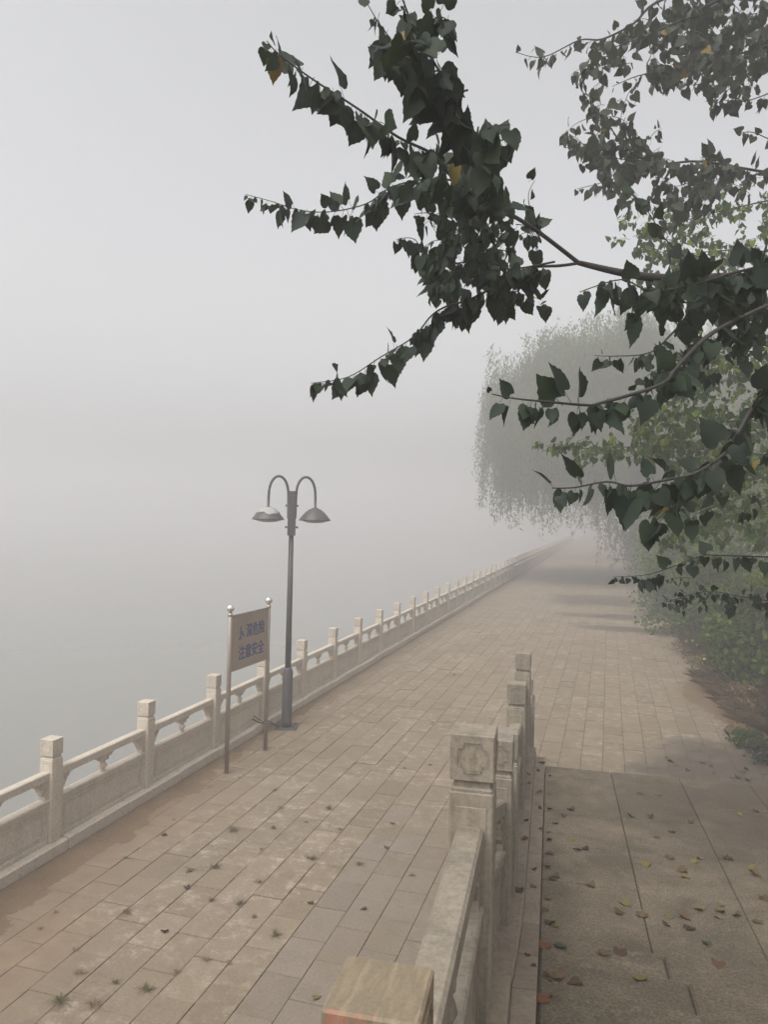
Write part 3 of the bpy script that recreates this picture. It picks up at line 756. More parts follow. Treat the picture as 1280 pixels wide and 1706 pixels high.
class cloud_pts:
    def __init__(s, c, rad, n):
        s.mean_ = Vector(c); s.pts = []
        while len(s.pts) < n:
            v = Vector((random.uniform(-1, 1), random.uniform(-1, 1), random.uniform(-1, 1)))
            if v.length < 1: s.pts.append(Vector(c)+Vector((v.x*rad[0], v.y*rad[1], v.z*rad[2])))
# --- foreground poplar, trunk out of the picture to the right
gA = bank(3.6, 5.9)
TA = Tree('poplar_tree', 'nearest poplar reaching dark leafy branches in from the right, over the balustrade', 'tree', (3.6, 5.9, gA), M['leafA'], M['leafY'], .006, k=.80, ks=.50)
tb = Vector((3.6, 5.9, gA))
TA.limb([tb+Vector((0, 0, -.1)), tb+Vector((-.05, .03, 1.5)), tb+Vector((-.12, 0, 3.0)), tb+Vector((-.1, .1, 5.0)), tb+Vector((.05, .1, 8.0)), tb+Vector((.1, .2, 10.5))], .15, .03, 12, 'trunk', M['bark'])
J = at(1290, 470, 2.9)
TA.limb([tb+Vector((-.12, 0, 3.0)), at(1560, 520, 3.7)] + [J] + A((1135, 466, 2.8), (1050, 457, 2.75), (965, 438, 2.7)), .035, .009, 8)
# upper fork
TA.limb(A((965, 438, 2.7), (900, 388, 2.6), (851, 357, 2.5), (807, 337, 2.45)), .008, .006)
TA.twig(A((851, 357, 2.5), (832, 320, 2.35), (795, 250, 2.15), (765, 185, 2.0), (735, 110, 1.9), (700, 50, 1.85), (668, -12, 1.8)), .006, .002, .021, .108, start=.12, up=.06)
TA.twig(A((807, 337, 2.45), (758, 301, 2.4), (717, 256, 2.35), (665, 224, 2.3), (591, 175, 2.25), (522, 126, 2.25), (473, 93, 2.25), (448, 72, 2.25)), .006, .0015, .026, .120, up=.10)
TA.twig(A((790, 318, 2.4), (758, 306, 2.6), (700, 308, 2.8), (664, 313, 2.95), (616, 333, 3.0), (555, 358, 3.05), (500, 352, 3.1), (453, 345, 3.1), (410, 325, 3.1)), .004, .0012, .026, .112)
TA.twig(A((746, 160, 2.0), (700, 130, 2.05), (660, 80, 2.1), (625, 30, 2.1), (600, -20, 2.1)), .003, .001, .050, .085)
for q in ((760, 180), (790, 230), (740, 120), (800, 265), (720, 90), (715, 40), (780, 150), (700, 60), (690, 100)):
    TA.spray(at(q[0], q[1], 2.0), Vector((random.uniform(-1, 1), random.uniform(-1, 1), random.uniform(-.5, .3))), .10, .112, 5)
# lower fork
TA.twig(A((965, 438, 2.7), (925, 436, 2.7), (885, 452, 2.75), (860, 465, 2.8), (786, 490, 2.85), (754, 502, 2.9), (717, 530, 2.9), (685, 561, 2.9), (632, 601, 2.9), (575, 624, 2.9), (515, 640, 2.9)), .006, .0015, .026, .112, start=.12, up=.10)
TA.twig(A((925, 436, 2.7), (847, 443, 2.8), (790, 440, 2.9), (725, 433, 3.0), (689, 410, 3.0), (655, 392, 3.05)), .004, .0012, .034, .090, start=.1)
for (x0, y0, n_, d0) in ((820, 380, 12, 2.7), (790, 440, 12, 2.85), (830, 470, 9, 2.9), (760, 470, 6, 2.9), (850, 400, 7, 2.8), (780, 350, 8, 2.6), (730, 400, 4, 2.9)):
    for _ in range(n_):
        TA.spray(at(x0+random.uniform(-45, 45), y0+random.uniform(-35, 35), d0+random.uniform(-.2, .3)), Vector((random.uniform(-1, .6), random.uniform(-1, 1), random.uniform(-.7, .3))), .10, .078, 3, .002)
TA.twig(A((905, 392, 2.6), (885, 350, 2.6), (880, 325, 2.6), (893, 300, 2.6)), .002, .001, .045, .075, up=.3)
# twigs under the bare limb
TA.twig(A((1135, 466, 2.8), (1080, 480, 2.45), (1030, 470, 2.4), (975, 488, 2.35)), .004, .0015, .034, .105, up=.02)
TA.twig(A((1290, 440, 2.6), (1220, 455, 2.5), (1160, 475, 2.45), (1110, 480, 2.4)), .006, .002, .020, .105)
TA.twig(A((1149, 435, 2.8), (1111, 394, 2.75), (1078, 352, 2.7), (1045, 325, 2.7)), .003, .001, .055, .085, up=.2)
TA.twig(A((1300, 500, 2.5), (1190, 552, 2.4), (1124, 610, 2.3), (1092, 645, 2.2), (1014, 661, 2.1), (963, 667, 2.05), (909, 673, 2.0), (858, 673, 2.0), (812, 662, 2.0)), .008, .0015, .036, .112, up=.14)
TA.twig(A((1280, 480, 2.9), (1170, 513, 2.85), (1120, 556, 2.8), (1085, 587, 2.8), (1030, 593, 2.8), (993, 597, 2.8)), .005, .001, .034, .080, up=.15)
TA.twig(A((1330, 640, 2.3), (1275, 665, 2.25), (1229, 716, 2.2), (1210, 743, 2.2), (1170, 778, 2.1), (1120, 794, 2.05), (1053, 805, 2.0), (1014, 808, 2.0), (956, 812, 2.0), (915, 822, 2.0)), .007, .0015, .036, .112, up=.10)
TA.twig(A((1340, 930, 3.2), (1198, 926, 3.2), (1167, 929, 3.2), (1108, 947, 3.25), (1076, 954, 3.3), (1026, 962, 3.3)), .004, .001, .040, .080, up=.08)
TA.twig(A((1340, 590, 3.2), (1290, 580, 3.2), (1250, 560, 3.2), (1200, 545, 3.2)), .004, .001, .05, .085)
TA.twig(A((1340, 1010, 3.8), (1250, 1000, 3.8), (1180, 985, 3.85), (1120, 1000, 3.9), (1100, 1010, 3.9)), .003, .001, .028, .055, up=.15)
for (x0, y0, n_, d0, sz) in ((1180, 475, 7, 2.7, .09), (1240, 470, 7, 2.7, .09), (1235, 540, 5, 2.9, .08), (1140, 620, 3, 2.6, .08), (1190, 600, 3, 2.8, .08), (1250, 740, 3, 2.9, .08), (1160, 820, 3, 2.4, .09), (1230, 840, 3, 2.9, .08), (1240, 1000, 6, 3.6, .055), (1160, 985, 4, 3.8, .05), (1080, 492, 3, 2.5, .10)):
    for _ in range(n_):
        TA.spray(at(x0+random.uniform(-45, 45), y0+random.uniform(-30, 30), d0+random.uniform(-.2, .3)), Vector((random.uniform(-1, .8), random.uniform(-1, 1), random.uniform(-.6, .3))), .12, sz, 3, .002)
# limbs that carry those twigs, outside the frame
for e, z in ((at(1300, 500, 2.5), 2.6), (at(1280, 480, 2.9), 3.0), (at(1330, 640, 2.3), 2.4), (at(1340, 930, 3.2), 2.1), (at(1340, 590, 3.2), 2.7), (at(1340, 1010, 3.8), 1.6), (at(1290, 440, 2.6), 3.0)):
    TA.limb([tb+Vector((-.08, 0, z)), (tb+Vector((0, 0, z))).lerp(e, .5)+Vector((0, 0, .12)), e], .02, .006)
c1 = [cloud_pts((2.6+dx, 6.0+dy, 9.2+dz), (1.6, 1.6, 1.0), 330) for dx, dy, dz in ((0, 0, 1.2), (1.2, -1.2, .8), (-1.2, .8, .9), (1.4, 1.6, .4), (0, -2.4, .6), (2.2, 0, 1.4), (-.6, -1.4, 1.6), (1.0, 3.0, 1.5))]  # unseen crown above the frame, added to shade the landing
for e in c1:
    TA.limb([tb+Vector((0, 0, 6.2)), (tb+Vector((0, 0, 7)))*.5+e.mean_*.5, e.mean_], .03, .01)
    for p in e.pts: TA.leaf(p, Vector((random.gauss(0, .6), random.gauss(0, .6), -1)), .12*random.uniform(.7, 1.1))
TA.build()

# --- second poplar, a few metres further
gB = bank(4.6, 9.6)
TB = Tree('poplar_tree', 'second poplar with greyer leafy branches filling the upper right corner', 'tree', (4.6, 9.6, gB), M['leafB'], M['leafY'], .006, k=.86, ks=.78)
tb = Vector((4.6, 9.6, gB))
TB.limb([tb+Vector((0, 0, -.1)), tb+Vector((.05, 0, 2.5)), tb+Vector((-.05, .1, 5)), tb+Vector((0, .1, 8.5)), tb+Vector((.1, .1, 12))], .17, .03, 12, 'trunk', M['bark'])
DB = 5.8
TB.twig(A((1300, -90, DB), (1180, -40, DB), (1092, 7, DB), (1040, 37, DB), (1002, 56, DB), (957, 71, DB), (909, 86, DB), (865, 80, DB)), .014, .002, .050, .115, start=.25, up=.15)
TB.twig(A((1330, -60, DB-.3), (1190, 11, DB-.3), (1130, 34, DB-.3), (1092, 56, DB-.3), (1040, 71, DB-.3), (1000, 82, DB-.3)), .013, .002, .040, .12, start=.1, up=.15)
TB.twig(A((1330, 60, DB), (1200, 100, DB), (1104, 122, DB), (1062, 135, DB), (1020, 148, DB)), .010, .002, .055, .11, up=.1)
TB.twig(A((1340, 290, DB+.2), (1280, 281, DB+.2), (1175, 277, DB), (1100, 272, DB), (1044, 250, DB), (1010, 221, DB), (990, 180, DB), (972, 140, DB)), .012, .002, .034, .115, up=.12)
TB.twig(A((1080, 268, DB), (1030, 262, DB), (980, 245, DB), (938, 243, DB)), .004, .002, .038, .105)
TB.twig(A((1100, 272, DB), (1050, 290, DB), (1000, 305, DB), (962, 315, DB)), .004, .002, .036, .105)
TB.twig(A((1044, 250, DB), (1035, 200, DB), (1045, 160, DB), (1060, 140, DB)), .003, .002, .06, .11)
TB.twig(A((1340, 240, DB), (1290, 235, DB), (1255, 220, DB), (1232, 225, DB)), .006, .002, .06, .10)
TB.twig(A((1340, 130, DB), (1250, 165, DB), (1200, 170, DB)), .006, .002, .045, .12)
for (x0, y0, sx_, sy_, n_, d0) in ((1220, 45, 90, 55, 52, DB), (1120, 50, 60, 40, 26, DB), (1210, 120, 70, 30, 22, DB+.2), (1040, 95, 55, 20, 8, DB), (1040, 262, 65, 34, 26, DB), (1180, 295, 80, 16, 18, DB), (960, 95, 60, 15, 4, DB), (1000, 205, 32, 45, 9, DB), (1120, 320, 50, 25, 10, DB+.3)):
    for _ in range(n_):
        TB.spray(at(x0+random.uniform(-1, 1)*sx_, y0+random.uniform(-1, 1)*sy_, d0+random.uniform(-.5, .8)), Vector((random.uniform(-1, .8), random.uniform(-1, 1), random.uniform(-.6, .4))), .22, .115, 5, .003)
for e, z in ((at(1300, -90, DB), 5.6), (at(1330, -60, DB-.3), 5.2), (at(1330, 60, DB), 4.4), (at(1340, 290, DB+.2), 3.6), (at(1340, 240, DB), 3.9), (at(1340, 130, DB), 4.5)):
    TB.limb([tb+Vector((0, 0, z)), (tb+Vector((0, 0, z))).lerp(e, .5)+Vector((0, 0, .1)), e], .03, .012)
TB.build()

# --- third poplar, paler in the fog
TC = Tree('poplar_tree', 'third poplar with pale foggy foliage behind the dark branches at right', 'tree', (5.2, 14.5, bank(5.2, 14.5)), M['leafD'], M['leafG'], .14, k=.9, ks=.75)
tb = Vector((5.2, 14.5, bank(5.2, 14.5)))
TC.limb([tb+Vector((0, 0, -.1)), tb+Vector((0, 0, 2.5)), tb+Vector((-.1, .1, 5)), tb+Vector((0, .1, 8)), tb+Vector((.1, .1, 11))], .16, .03, 12, 'trunk', M['bark'])
for (x0, y0, x1, y1, d0, n_, sw, lz) in ((1300, 330, 1060, 400, 9, 60, 45, 4.2), (1300, 420, 1090, 440, 9.5, 46, 35, 3.8), (1310, 600, 1090, 690, 8, 60, 50, 2.6), (1300, 700, 1060, 740, 8.5, 80, 45, 2.2), (1310, 820, 1120, 900, 9.5, 50, 40, 1.4), (1310, 650, 1150, 800, 10.5, 60, 60, 2.4),
                                   (1300, 760, 905, 748, 9, 46, 16, 2.0), (1300, 790, 1130, 850, 8, 40, 45, 1.6), (1310, 560, 1130, 600, 9, 34, 40, 3.2)):
    P = A((x0, y0, d0+.6), ((x0+x1)/2, (y0+y1)/2-8, d0+.2), (x1, y1, d0))
    TC.twig(P, .012, .003, .055, .105, start=.0, up=.15)
    TC.limb([tb+Vector((0, 0, lz)), P[0]], .03, .012)
    for _ in range(n_):
        f = random.random()**.8; q = (x0+(x1-x0)*f, y0+(y1-y0)*f)
        TC.spray(at(q[0]+random.uniform(-25, 25), q[1]+random.gauss(0, sw*(1-.6*f)), d0+random.uniform(-.7, 1.2)), Vector((random.uniform(-1, .8), random.uniform(-1, 1), random.uniform(-.5, .5))), .25, .105, 5, .003)
TC.build()

# ---------------------------------------------------------------- cloud foliage for shrubs and far trees
def cloud(C, rad, n, size, down=0.0, slim=.75, shell=.55):
    "n folded rhombic leaves through an ellipsoid; returns arrays"
    u = rng.normal(size=(n, 3)); u /= np.linalg.norm(u, axis=1)[:, None]
    r = shell+(1-shell)*rng.random(n)**.7; r[rng.random(n) < .25] *= .6
    bump_ = 1+.22*np.sin(u[:, 0]*5+C[0])*np.cos(u[:, 1]*4+C[1])+.15*np.sin(u[:, 2]*7+C[2]*3)
    P = np.array(C)+u*(r*bump_)[:, None]*np.array(rad)
    return P, leaf_quads(P, size, down, slim)
def leaf_quads(P, size, down=0.0, slim=.55):
    n = len(P); t = rng.normal(size=(n, 3)); t[:, 2] -= down; t /= np.linalg.norm(t, axis=1)[:, None]
    a = np.cross(t, rng.normal(size=(n, 3))); a /= np.linalg.norm(a, axis=1)[:, None]; nn = np.cross(t, a)
    s = size*rng.uniform(.6, 1.3, n)[:, None]
    V = np.stack([P, P+t*s*.45+a*s*slim*.5+nn*s*.1, P+t*s, P+t*s*.45-a*s*slim*.5+nn*s*.1], 1)
    return V
def quads_obj(name, Vs, mat, parent, loc, kind='stuff'):
    V = np.concatenate(Vs); n = len(V)
    T = np.arange(n*4).reshape(n, 4); T = np.concatenate([T[:, [0, 1, 2]], T[:, [0, 2, 3]]])
    o = link(name, np_mesh(name, V.reshape(-1, 3)-np.array(loc), T, mat), parent)
    if kind: o['kind'] = kind
    return o
def shrub(x, y, h, r, label, n=5200, size=.07, mat='leafC', name='shrub', cat='shrub', lean=0, ymix=.08, ymat='leafG'):
    z = bank(x, y); loc = (x, y, z); o = bpy.data.objects.new(name, None); COL.objects.link(o); o.location = loc; tag(o, label, cat)
    m = MB(); Vs = []; Vy = []; nb = 9 + int(h*3)
    for k in range(nb):
        a = random.uniform(0, 6.28); f = (k+.5)/nb; rr = r*random.uniform(.25, .85)*(1-.35*f)
        c = Vector((x+math.cos(a)*rr+lean*f, y+math.sin(a)*rr, z+.2+h*f*random.uniform(.75, .95)))
        m.tube([Vector((x, y, z-.05))-Vector(loc)+Vector((random.uniform(-.1, .1), random.uniform(-.1, .1), 0)), ((Vector((x, y, z))+c)/2+Vector((0, 0, .2)))-Vector(loc), c-Vector(loc)], [.022, .014, .006], 5)
        br = r*random.uniform(.35, .6)
        P, V = cloud(c, (br, br, br*.75), int(n/nb), size)
        (Vy if random.random() < ymix else Vs).append(V)
    V = np.concatenate(Vs); pick = rng.random(len(V)) < ymix; Vy.append(V[pick]); Vs = [V[~pick]]
    link('stem', m.mesh('stem', M['bark_dark'], True), o)
    quads_obj('foliage', Vs, M[mat], o, loc)
    if ymix > 0: quads_obj('yellowing_foliage', Vy, M[ymat], o, loc)
    return o
shrub(2.62, 16.9, 2.3, 1.0, 'dense dark green shrub above the tangle of dry twigs, nearest one beyond the landing', n=7000, size=.115, ymix=.08)
shrub(3.5, 17.0, 3.9, 1.2, 'tall yellow-green shrub by the right edge of the photo under the poplar leaves', n=9000, size=.125, ymix=.35)
shrub(2.75, 20.6, 2.9, 1.2, 'rounded green shrub behind the yellow-flowered verge', n=9000, size=.115, ymix=.12)
shrub(2.6, 24.5, 3.6, 1.4, 'mid-green shrub leaning over the right paving edge, halfway to the willow', n=10000, size=.11, lean=-.4, ymix=.08)
shrub(2.6, 29.5, 4.0, 1.5, 'foggy shrub standing just below the right side of the willow', n=9000, size=.13, lean=-.5)
shrub(2.6, 36.0, 4.2, 1.7, 'pale foggy shrub in front of the willow trunk on the right verge', n=7500, size=.15, lean=-.3)
shrub(2.9, 47.0, 4.6, 2.1, 'very faint shrub far down the right side of the promenade', n=6000, size=.18)
shrub(3.0, 56.0, 5.0, 2.4, 'farthest faint shrub where the promenade dissolves in fog', n=5500, size=.20)
shrub(4.3, 22.0, 6.0, 2.0, 'tall loose green thicket tree behind the shrubs at right', n=15000, size=.12, name='thicket_tree', cat='tree', ymix=.15)
shrub(4.0, 30.0, 7.5, 2.5, 'foggy grey-green tree rising right of the willow', n=14000, size=.15, name='thicket_tree', cat='tree', ymix=.05)
shrub(4.6, 18.0, 5.0, 1.5, 'broad green tree outside the paving at the right frame edge', n=9000, size=.11, name='thicket_tree', cat='tree', ymix=.15)

def willow(x, y, h, cx_, cy_, rx, ry, label, nst, low, leafn=34, sz=.13):
    z = bank(x, y) if x > 1.2 else 0; loc = Vector((x, y, z)); o = bpy.data.objects.new('willow_tree', None); COL.objects.link(o); o.location = loc; tag(o, label, 'tree')
    top = Vector((cx_, cy_, h*.72)); P = smooth_path([loc, Vector((x-.2, y, h*.25)), (loc+top)/2+Vector((0, 0, h*.1)), top], 5)
    link('trunk', MB().tube([p-loc for p in P], [.26-.18*i/(len(P)-1) for i in range(len(P))], 10).mesh('trunk', M['bark'], True), o)
    m = MB(); Ps = []; st = MB()
    for k in range(16):
        a = 6.283*k/16+random.uniform(-.2, .2); f = random.uniform(.6, .95)
        e = Vector((cx_+math.cos(a)*rx*f*.8, cy_+math.sin(a)*ry*f*.8, h*random.uniform(.72, .9)))
        s0 = P[int(len(P)*random.uniform(.45, .95))]; m.tube([s0-loc, (s0+e)/2-loc+Vector((0, 0, .8)), e-loc], [.07, .04, .015], 5)
    link('limbs', m.mesh('limbs', M['bark'], True), o)
    clumps = []
    for k in range(150):
        a = random.uniform(0, 6.283); f = math.sqrt(random.random())*random.choice((1.0, 1.0, .93, .85)); clumps.append((a, f, random.gauss(0, .38), random.uniform(0, 2.2) if random.random() < .4 else 0, random.uniform(.35, .8)))
    for k in range(nst):
        a, f, dz_, cut, sp_ = random.choice(clumps)
        bx, by = cx_+math.cos(a)*rx*f+max(-.9, min(.9, random.gauss(0, sp_))), cy_+math.sin(a)*ry*f+max(-.9, min(.9, random.gauss(0, sp_)))
        dome = h*(.60+.40*math.sqrt(max(0, 1-f*f)))*(1+.06*math.sin(a*5+f*4)+.04*math.sin(a*11+f*9))
        dome += dz_; bot = low(a, f)+cut+random.expovariate(1.1); L = min(max(.8, dome-bot), random.uniform(1.6, 6.0))
        ztop = dome-random.uniform(0, .15)*h if random.random() < .55 else random.uniform(bot+L, max(dome, bot+L+.01))
        nl = int(leafn*L/4); q = rng.random(nl); ph = random.uniform(0, 6.28)
        out = np.array([math.cos(a), math.sin(a)])*.5*np.sqrt(q)[:, None]*.8
        pp = np.stack([bx+out[:, 0]+.05*np.sin(q*5+ph)+rng.normal(0, .09, nl), by+out[:, 1]+rng.normal(0, .09, nl), ztop-q*L], 1); Ps.append(pp)
        if k % 3 == 0:
            st.tube([Vector((bx, by, ztop))-loc, Vector((bx+math.cos(a)*.35, by+math.sin(a)*.35, ztop-L*.5))-loc, Vector((bx+math.cos(a)*.4, by+math.sin(a)*.4, ztop-L))-loc], .006, 3, False)
    Pn = np.concatenate(Ps); V = leaf_quads(Pn, sz, down=2.2, slim=.30)
    quads_obj('hanging_foliage', [V], M['willow'], o, loc); q = link('hanging_twigs', st.mesh('hanging_twigs', M['bark_dark']), o); q['kind'] = 'stuff'
willow(3.3, 46.0, 14.4, .4, 44.6, 7.6, 7.0, 'large weeping willow hanging over the promenade, half lost in fog', 7500, lambda a, f: 2.7+1.3*math.sin(a*3)+(.9 if math.cos(a) < -.3 else 0)-(1.9 if math.cos(a) > -.1 else 0), 66, .19)
willow(3.0, 68.0, 13.0, .8, 67.0, 6.0, 5, 'faint second willow further down the promenade, behind the large one', 600, lambda a, f: 2.0+1.0*math.sin(a*4), 26, .28)
# ---------------------------------------------------------------- low growth on the verge
def blades(n, xf, hmin, hmax, wd=.006, droop=.5):
    P = np.array([xf() for _ in range(n)]); h = rng.uniform(hmin, hmax, n)[:, None]; a = rng.uniform(0, 6.28, n)
    d = np.stack([np.cos(a), np.sin(a), np.zeros(n)], 1); l = rng.uniform(.1, droop, n)[:, None]
    s = np.stack([-np.sin(a), np.cos(a), np.zeros(n)], 1)*wd; up = np.array([0, 0, 1.])
    mid = P+up*h*.6+d*h*l*.5
    return np.stack([P-s, P+s, mid+s*.6, P+up*h*(1-.3*l)+d*h*l*1.3], 1), np.stack([P-s, mid+s*.6, P+up*h*(1-.3*l)+d*h*l*1.3, mid-s*.6], 1)
def verge_pt():
    y = 12.5+random.random()**1.4*40; x = edge_r(y)+.12+abs(random.gauss(0, .4))+.25*nz(0, y, .7, 8); return (x, y, max(bank(x, y), hverge(x, y) if x < 3.4 else 0)-.01)
a, b = blades(9000, verge_pt, .10, .42)
quads_obj('verge_grass', [a, b], M['weed'], None, (0, 0, 0)); tag(bpy.data.objects['verge_grass'], 'green and olive grass growing along the right verge', 'grass', kind='stuff')
def dry_pt():
    y = random.gauss(15.9, .9); x = edge_r(y)-.02+abs(random.gauss(0, .30)); return (x, y, bank(x, y)+.0)
a, b = blades(2600, dry_pt, .15, .5, .004, 1.4)
quads_obj('dry_grass', [a, b], M['dry'], None, (0, 0, 0)); tag(bpy.data.objects['dry_grass'], 'tan dead grass below the shrubs at the right paving edge', 'grass', kind='stuff')
# ground-creeping leaves on the bank
gp = []
for _ in range(16000):
    y = random.uniform(8, 55); x = edge_r(y)+.45+abs(random.gauss(0, 1.6)); gp.append((x, y, bank(x, y)+random.uniform(0, .28)))
quads_obj('ground_creeper', [leaf_quads(np.array(gp), .085, .2)], M['leafC'], None, (0, 0, 0)); tag(bpy.data.objects['ground_creeper'], 'leafy green ground cover over the bank soil', 'ground cover', kind='stuff')
# tangle of dead twigs
m = MB()
for k in range(46):
    p = Vector((edge_r(15.5)+random.random()*.7, random.gauss(15.8, .8), 0)); p.z = bank(p.x, p.y)
    d = Vector((random.uniform(-1, .4), random.uniform(-1, .6), random.uniform(.2, .9))).normalized(); L = random.uniform(.3, .8)
    m.tube([p, p+d*L*.5+Vector((0, 0, .1)), p+d*L+Vector((0, 0, -.25*L))], [.009, .006, .003], 4)
tag(link('dead_twigs', m.mesh('dead_twigs', M['dry'])), 'tangle of dead brown twigs spilling onto the paving at right', 'twigs', kind='stuff')
# vine clump creeping over the paving
def low_plant(x, y, r, h, label, n, size, mat, cat='plant', name='low_plant', group=None):
    o = bpy.data.objects.new(name, None); COL.objects.link(o); loc = (x, y, max(0, bank(x, y))); o.location = loc; tag(o, label, cat, group)
    P, V = cloud((x, y, loc[2]+h*.45), (r, r, h*.55), n, size, .1, .7); V[:, :, 2] = np.maximum(V[:, :, 2], loc[2]+.004)
    quads_obj('leaves', [V], M[mat], o, loc)
    m = MB()
    for k in range(7):
        a = random.uniform(0, 6.28); m.tube([(0, 0, 0), (math.cos(a)*r*.5, math.sin(a)*r*.5, h*.6), (math.cos(a)*r*.95, math.sin(a)*r*.95, h*.25)], [.006, .004, .002], 4)
    link('stem', m.mesh('stem', M['dry']), o); return o
low_plant(2.12, 12.85, .34, .26, 'dark creeping vine clump on the paving at the right picture edge', 420, .07, 'leafD')
low_plant(2.28, 12.1, .36, .32, 'leafy vine clump on the damp paving, lowest plant at right', 420, .07, 'leafB')
low_plant(2.05, 13.5, .26, .16, 'wilted brown vine beside the dark creeping clump', 160, .06, 'dry')
low_plant(2.35, 14.6, .42, .34, 'dry brown bushy weed beside the dead twigs, nearer one', 700, .05, 'dry')
low_plant(2.45, 15.6, .45, .42, 'dry brown bushy weed at the foot of the dark shrub', 800, .05, 'dry')
low_plant(2.2, 18.9, .50, .45, 'small bushy weed dotted with yellow flowers, nearer one', 900, .045, 'weed')
low_plant(2.05, 21.2, .45, .55, 'yellow-flowered weed behind the nearer flowering one', 700, .045, 'weed')
fl = []
for _ in range(40):
    f = random.choice([(2.2, 18.9, .5), (2.05, 21.2, .55)]); fl.append((f[0]+random.gauss(-.05, .3), f[1]+random.gauss(-.2, .3), bank(f[0], f[1])+f[2]*random.uniform(.25, .95)))
V = leaf_quads(np.array(fl), .075, 0, 1.0)
quads_obj('yellow_flowers', [V], M['flower'], None, (0, 0, 0)); tag(bpy.data.objects['yellow_flowers'], 'tiny yellow flowers speckling the weeds on the right verge', 'flowers', kind='stuff')

# ---------------------------------------------------------------- weeds in the paving joints
wm = []
for k in range(5):
    m = MB(); rg = random.Random(k+40)
    for j in range(34):
        a = rg.uniform(0, 6.28); L = rg.choice((.03, .05, .08))*rg.uniform(.7, 1.3); w_ = .0016; d = Vector((math.cos(a), math.sin(a), 0)); s_ = Vector((-d.y, d.x, 0))*w_; h_ = rg.uniform(.008, .035)
        p = d*rg.uniform(0, .015); mid = p+d*L*.5+Vector((0, 0, h_)); e = p+d*L+Vector((0, 0, .006))
        m.add([p-s_, p+s_, mid+s_, mid-s_, e], [(0, 1, 2, 3), (3, 2, 4)])
    wm.append(m.mesh('weed_tuft', M['weed']))
wmb = [me.copy() for me in wm]
for me in wmb: me.materials[0] = M['dry']
def onz(px, py, z=0):
    d = FV+RV*((px-640)/F)-UV*((py-853)/F); t = (z-CAMZ)/d.z; return Vector((0, 0, CAMZ))+d*t
weeds = [(386, 1384, 1.7, 0), (357, 1446, 1.5, 0), (210, 1522, 1.3, 0), (398, 1507, 1.4, 0), (430, 1470, 1.2, 1), (457, 1558, 1.3, 0), (100, 1668, 1.7, 0), (155, 1674, 1.4, 1), (245, 1650, 1.5, 0), (131, 1623, 1.1, 1),
         (126, 1584, .9, 1), (191, 1638, .9, 0), (295, 1620, 1.0, 1), (315, 1452, 1.3, 0), (468, 1346, 1.1, 1), (518, 1432, 1.5, 0), (600, 1440, 1.2, 0), (548, 1348, 1.2, 1), (398, 1296, .9, 1), (458, 1318, 1.0, 0),
         (437, 1415, .9, 1), (352, 1501, .9, 0), (290, 1366, .8, 1), (566, 1383, .9, 0), (510, 1370, .8, 1), (675, 1280, 1.0, 1), (720, 1204, 1.0, 1), (610, 1255, 1.1, 1), (686, 1459, .8, 0), (345, 1600, .9, 1), (380, 1606, .8, 1), (210, 1430, .8, 0), (93, 1520, .8, 1), (66, 1548, .8, 1), (425, 1528, .8, 0), (250, 1720, 1.2, 0)]
for i, (a, b, s_, br) in enumerate(weeds):
    zn = 'nearest the lake-side soil' if a < 170 else ('in the farther half of the paving' if b < 1400 else ('in the nearer middle paving' if a < 420 else 'close to the grey tile strip'))
    p = onz(a, b); o = link('weed_tuft', (wmb if br else wm)[i % 5], None, p); o.scale = (s_*.85, s_*.85, s_*.7); o.rotation_euler.z = random.uniform(0, 6)
    tag(o, ('small withered brown weed tuft in a joint ' if br else 'small greenish weed tuft in a joint ')+zn, 'weed', 'withered weed tufts in the paving joints' if br else 'green weed tufts in the paving joints')

# ---------------------------------------------------------------- fallen leaves
def fallen_mesh(k, mat):
    V, T = leaf_shape(100+k, fold=.2, curl=0, pet=.35); V = V.copy(); rg = random.Random(k)
    V[:, 1] -= .85; cu = rg.uniform(.25, 1.0); V[:, 2] = cu*V[:, 0]**2*1.8+cu*.6*V[:, 1]**2+.05*np.sin(V[:, 1]*7+k)*V[:, 0]; V[:, 2] -= V[:, 2].min()-.01
    return np_mesh('fallen_leaf', V*.074, T, mat)
FM = {c: [fallen_mesh(k+7*i, M['f'+c]) for k in range(4)] for i, c in enumerate(('brown', 'yellow', 'green', 'red'))}
def fallen(px, py, z, c, s_=1.0, label=None, group=None):
    p = onz(px, py, z); o = link('fallen_leaf', random.choice(FM[c]), None, p+Vector((0, 0, .001))); o.scale = (s_,)*3
    o.rotation_euler = (random.gauss(0, .12), random.gauss(0, .12), random.uniform(0, 6.28)); tag(o, label, 'leaf', group); return o
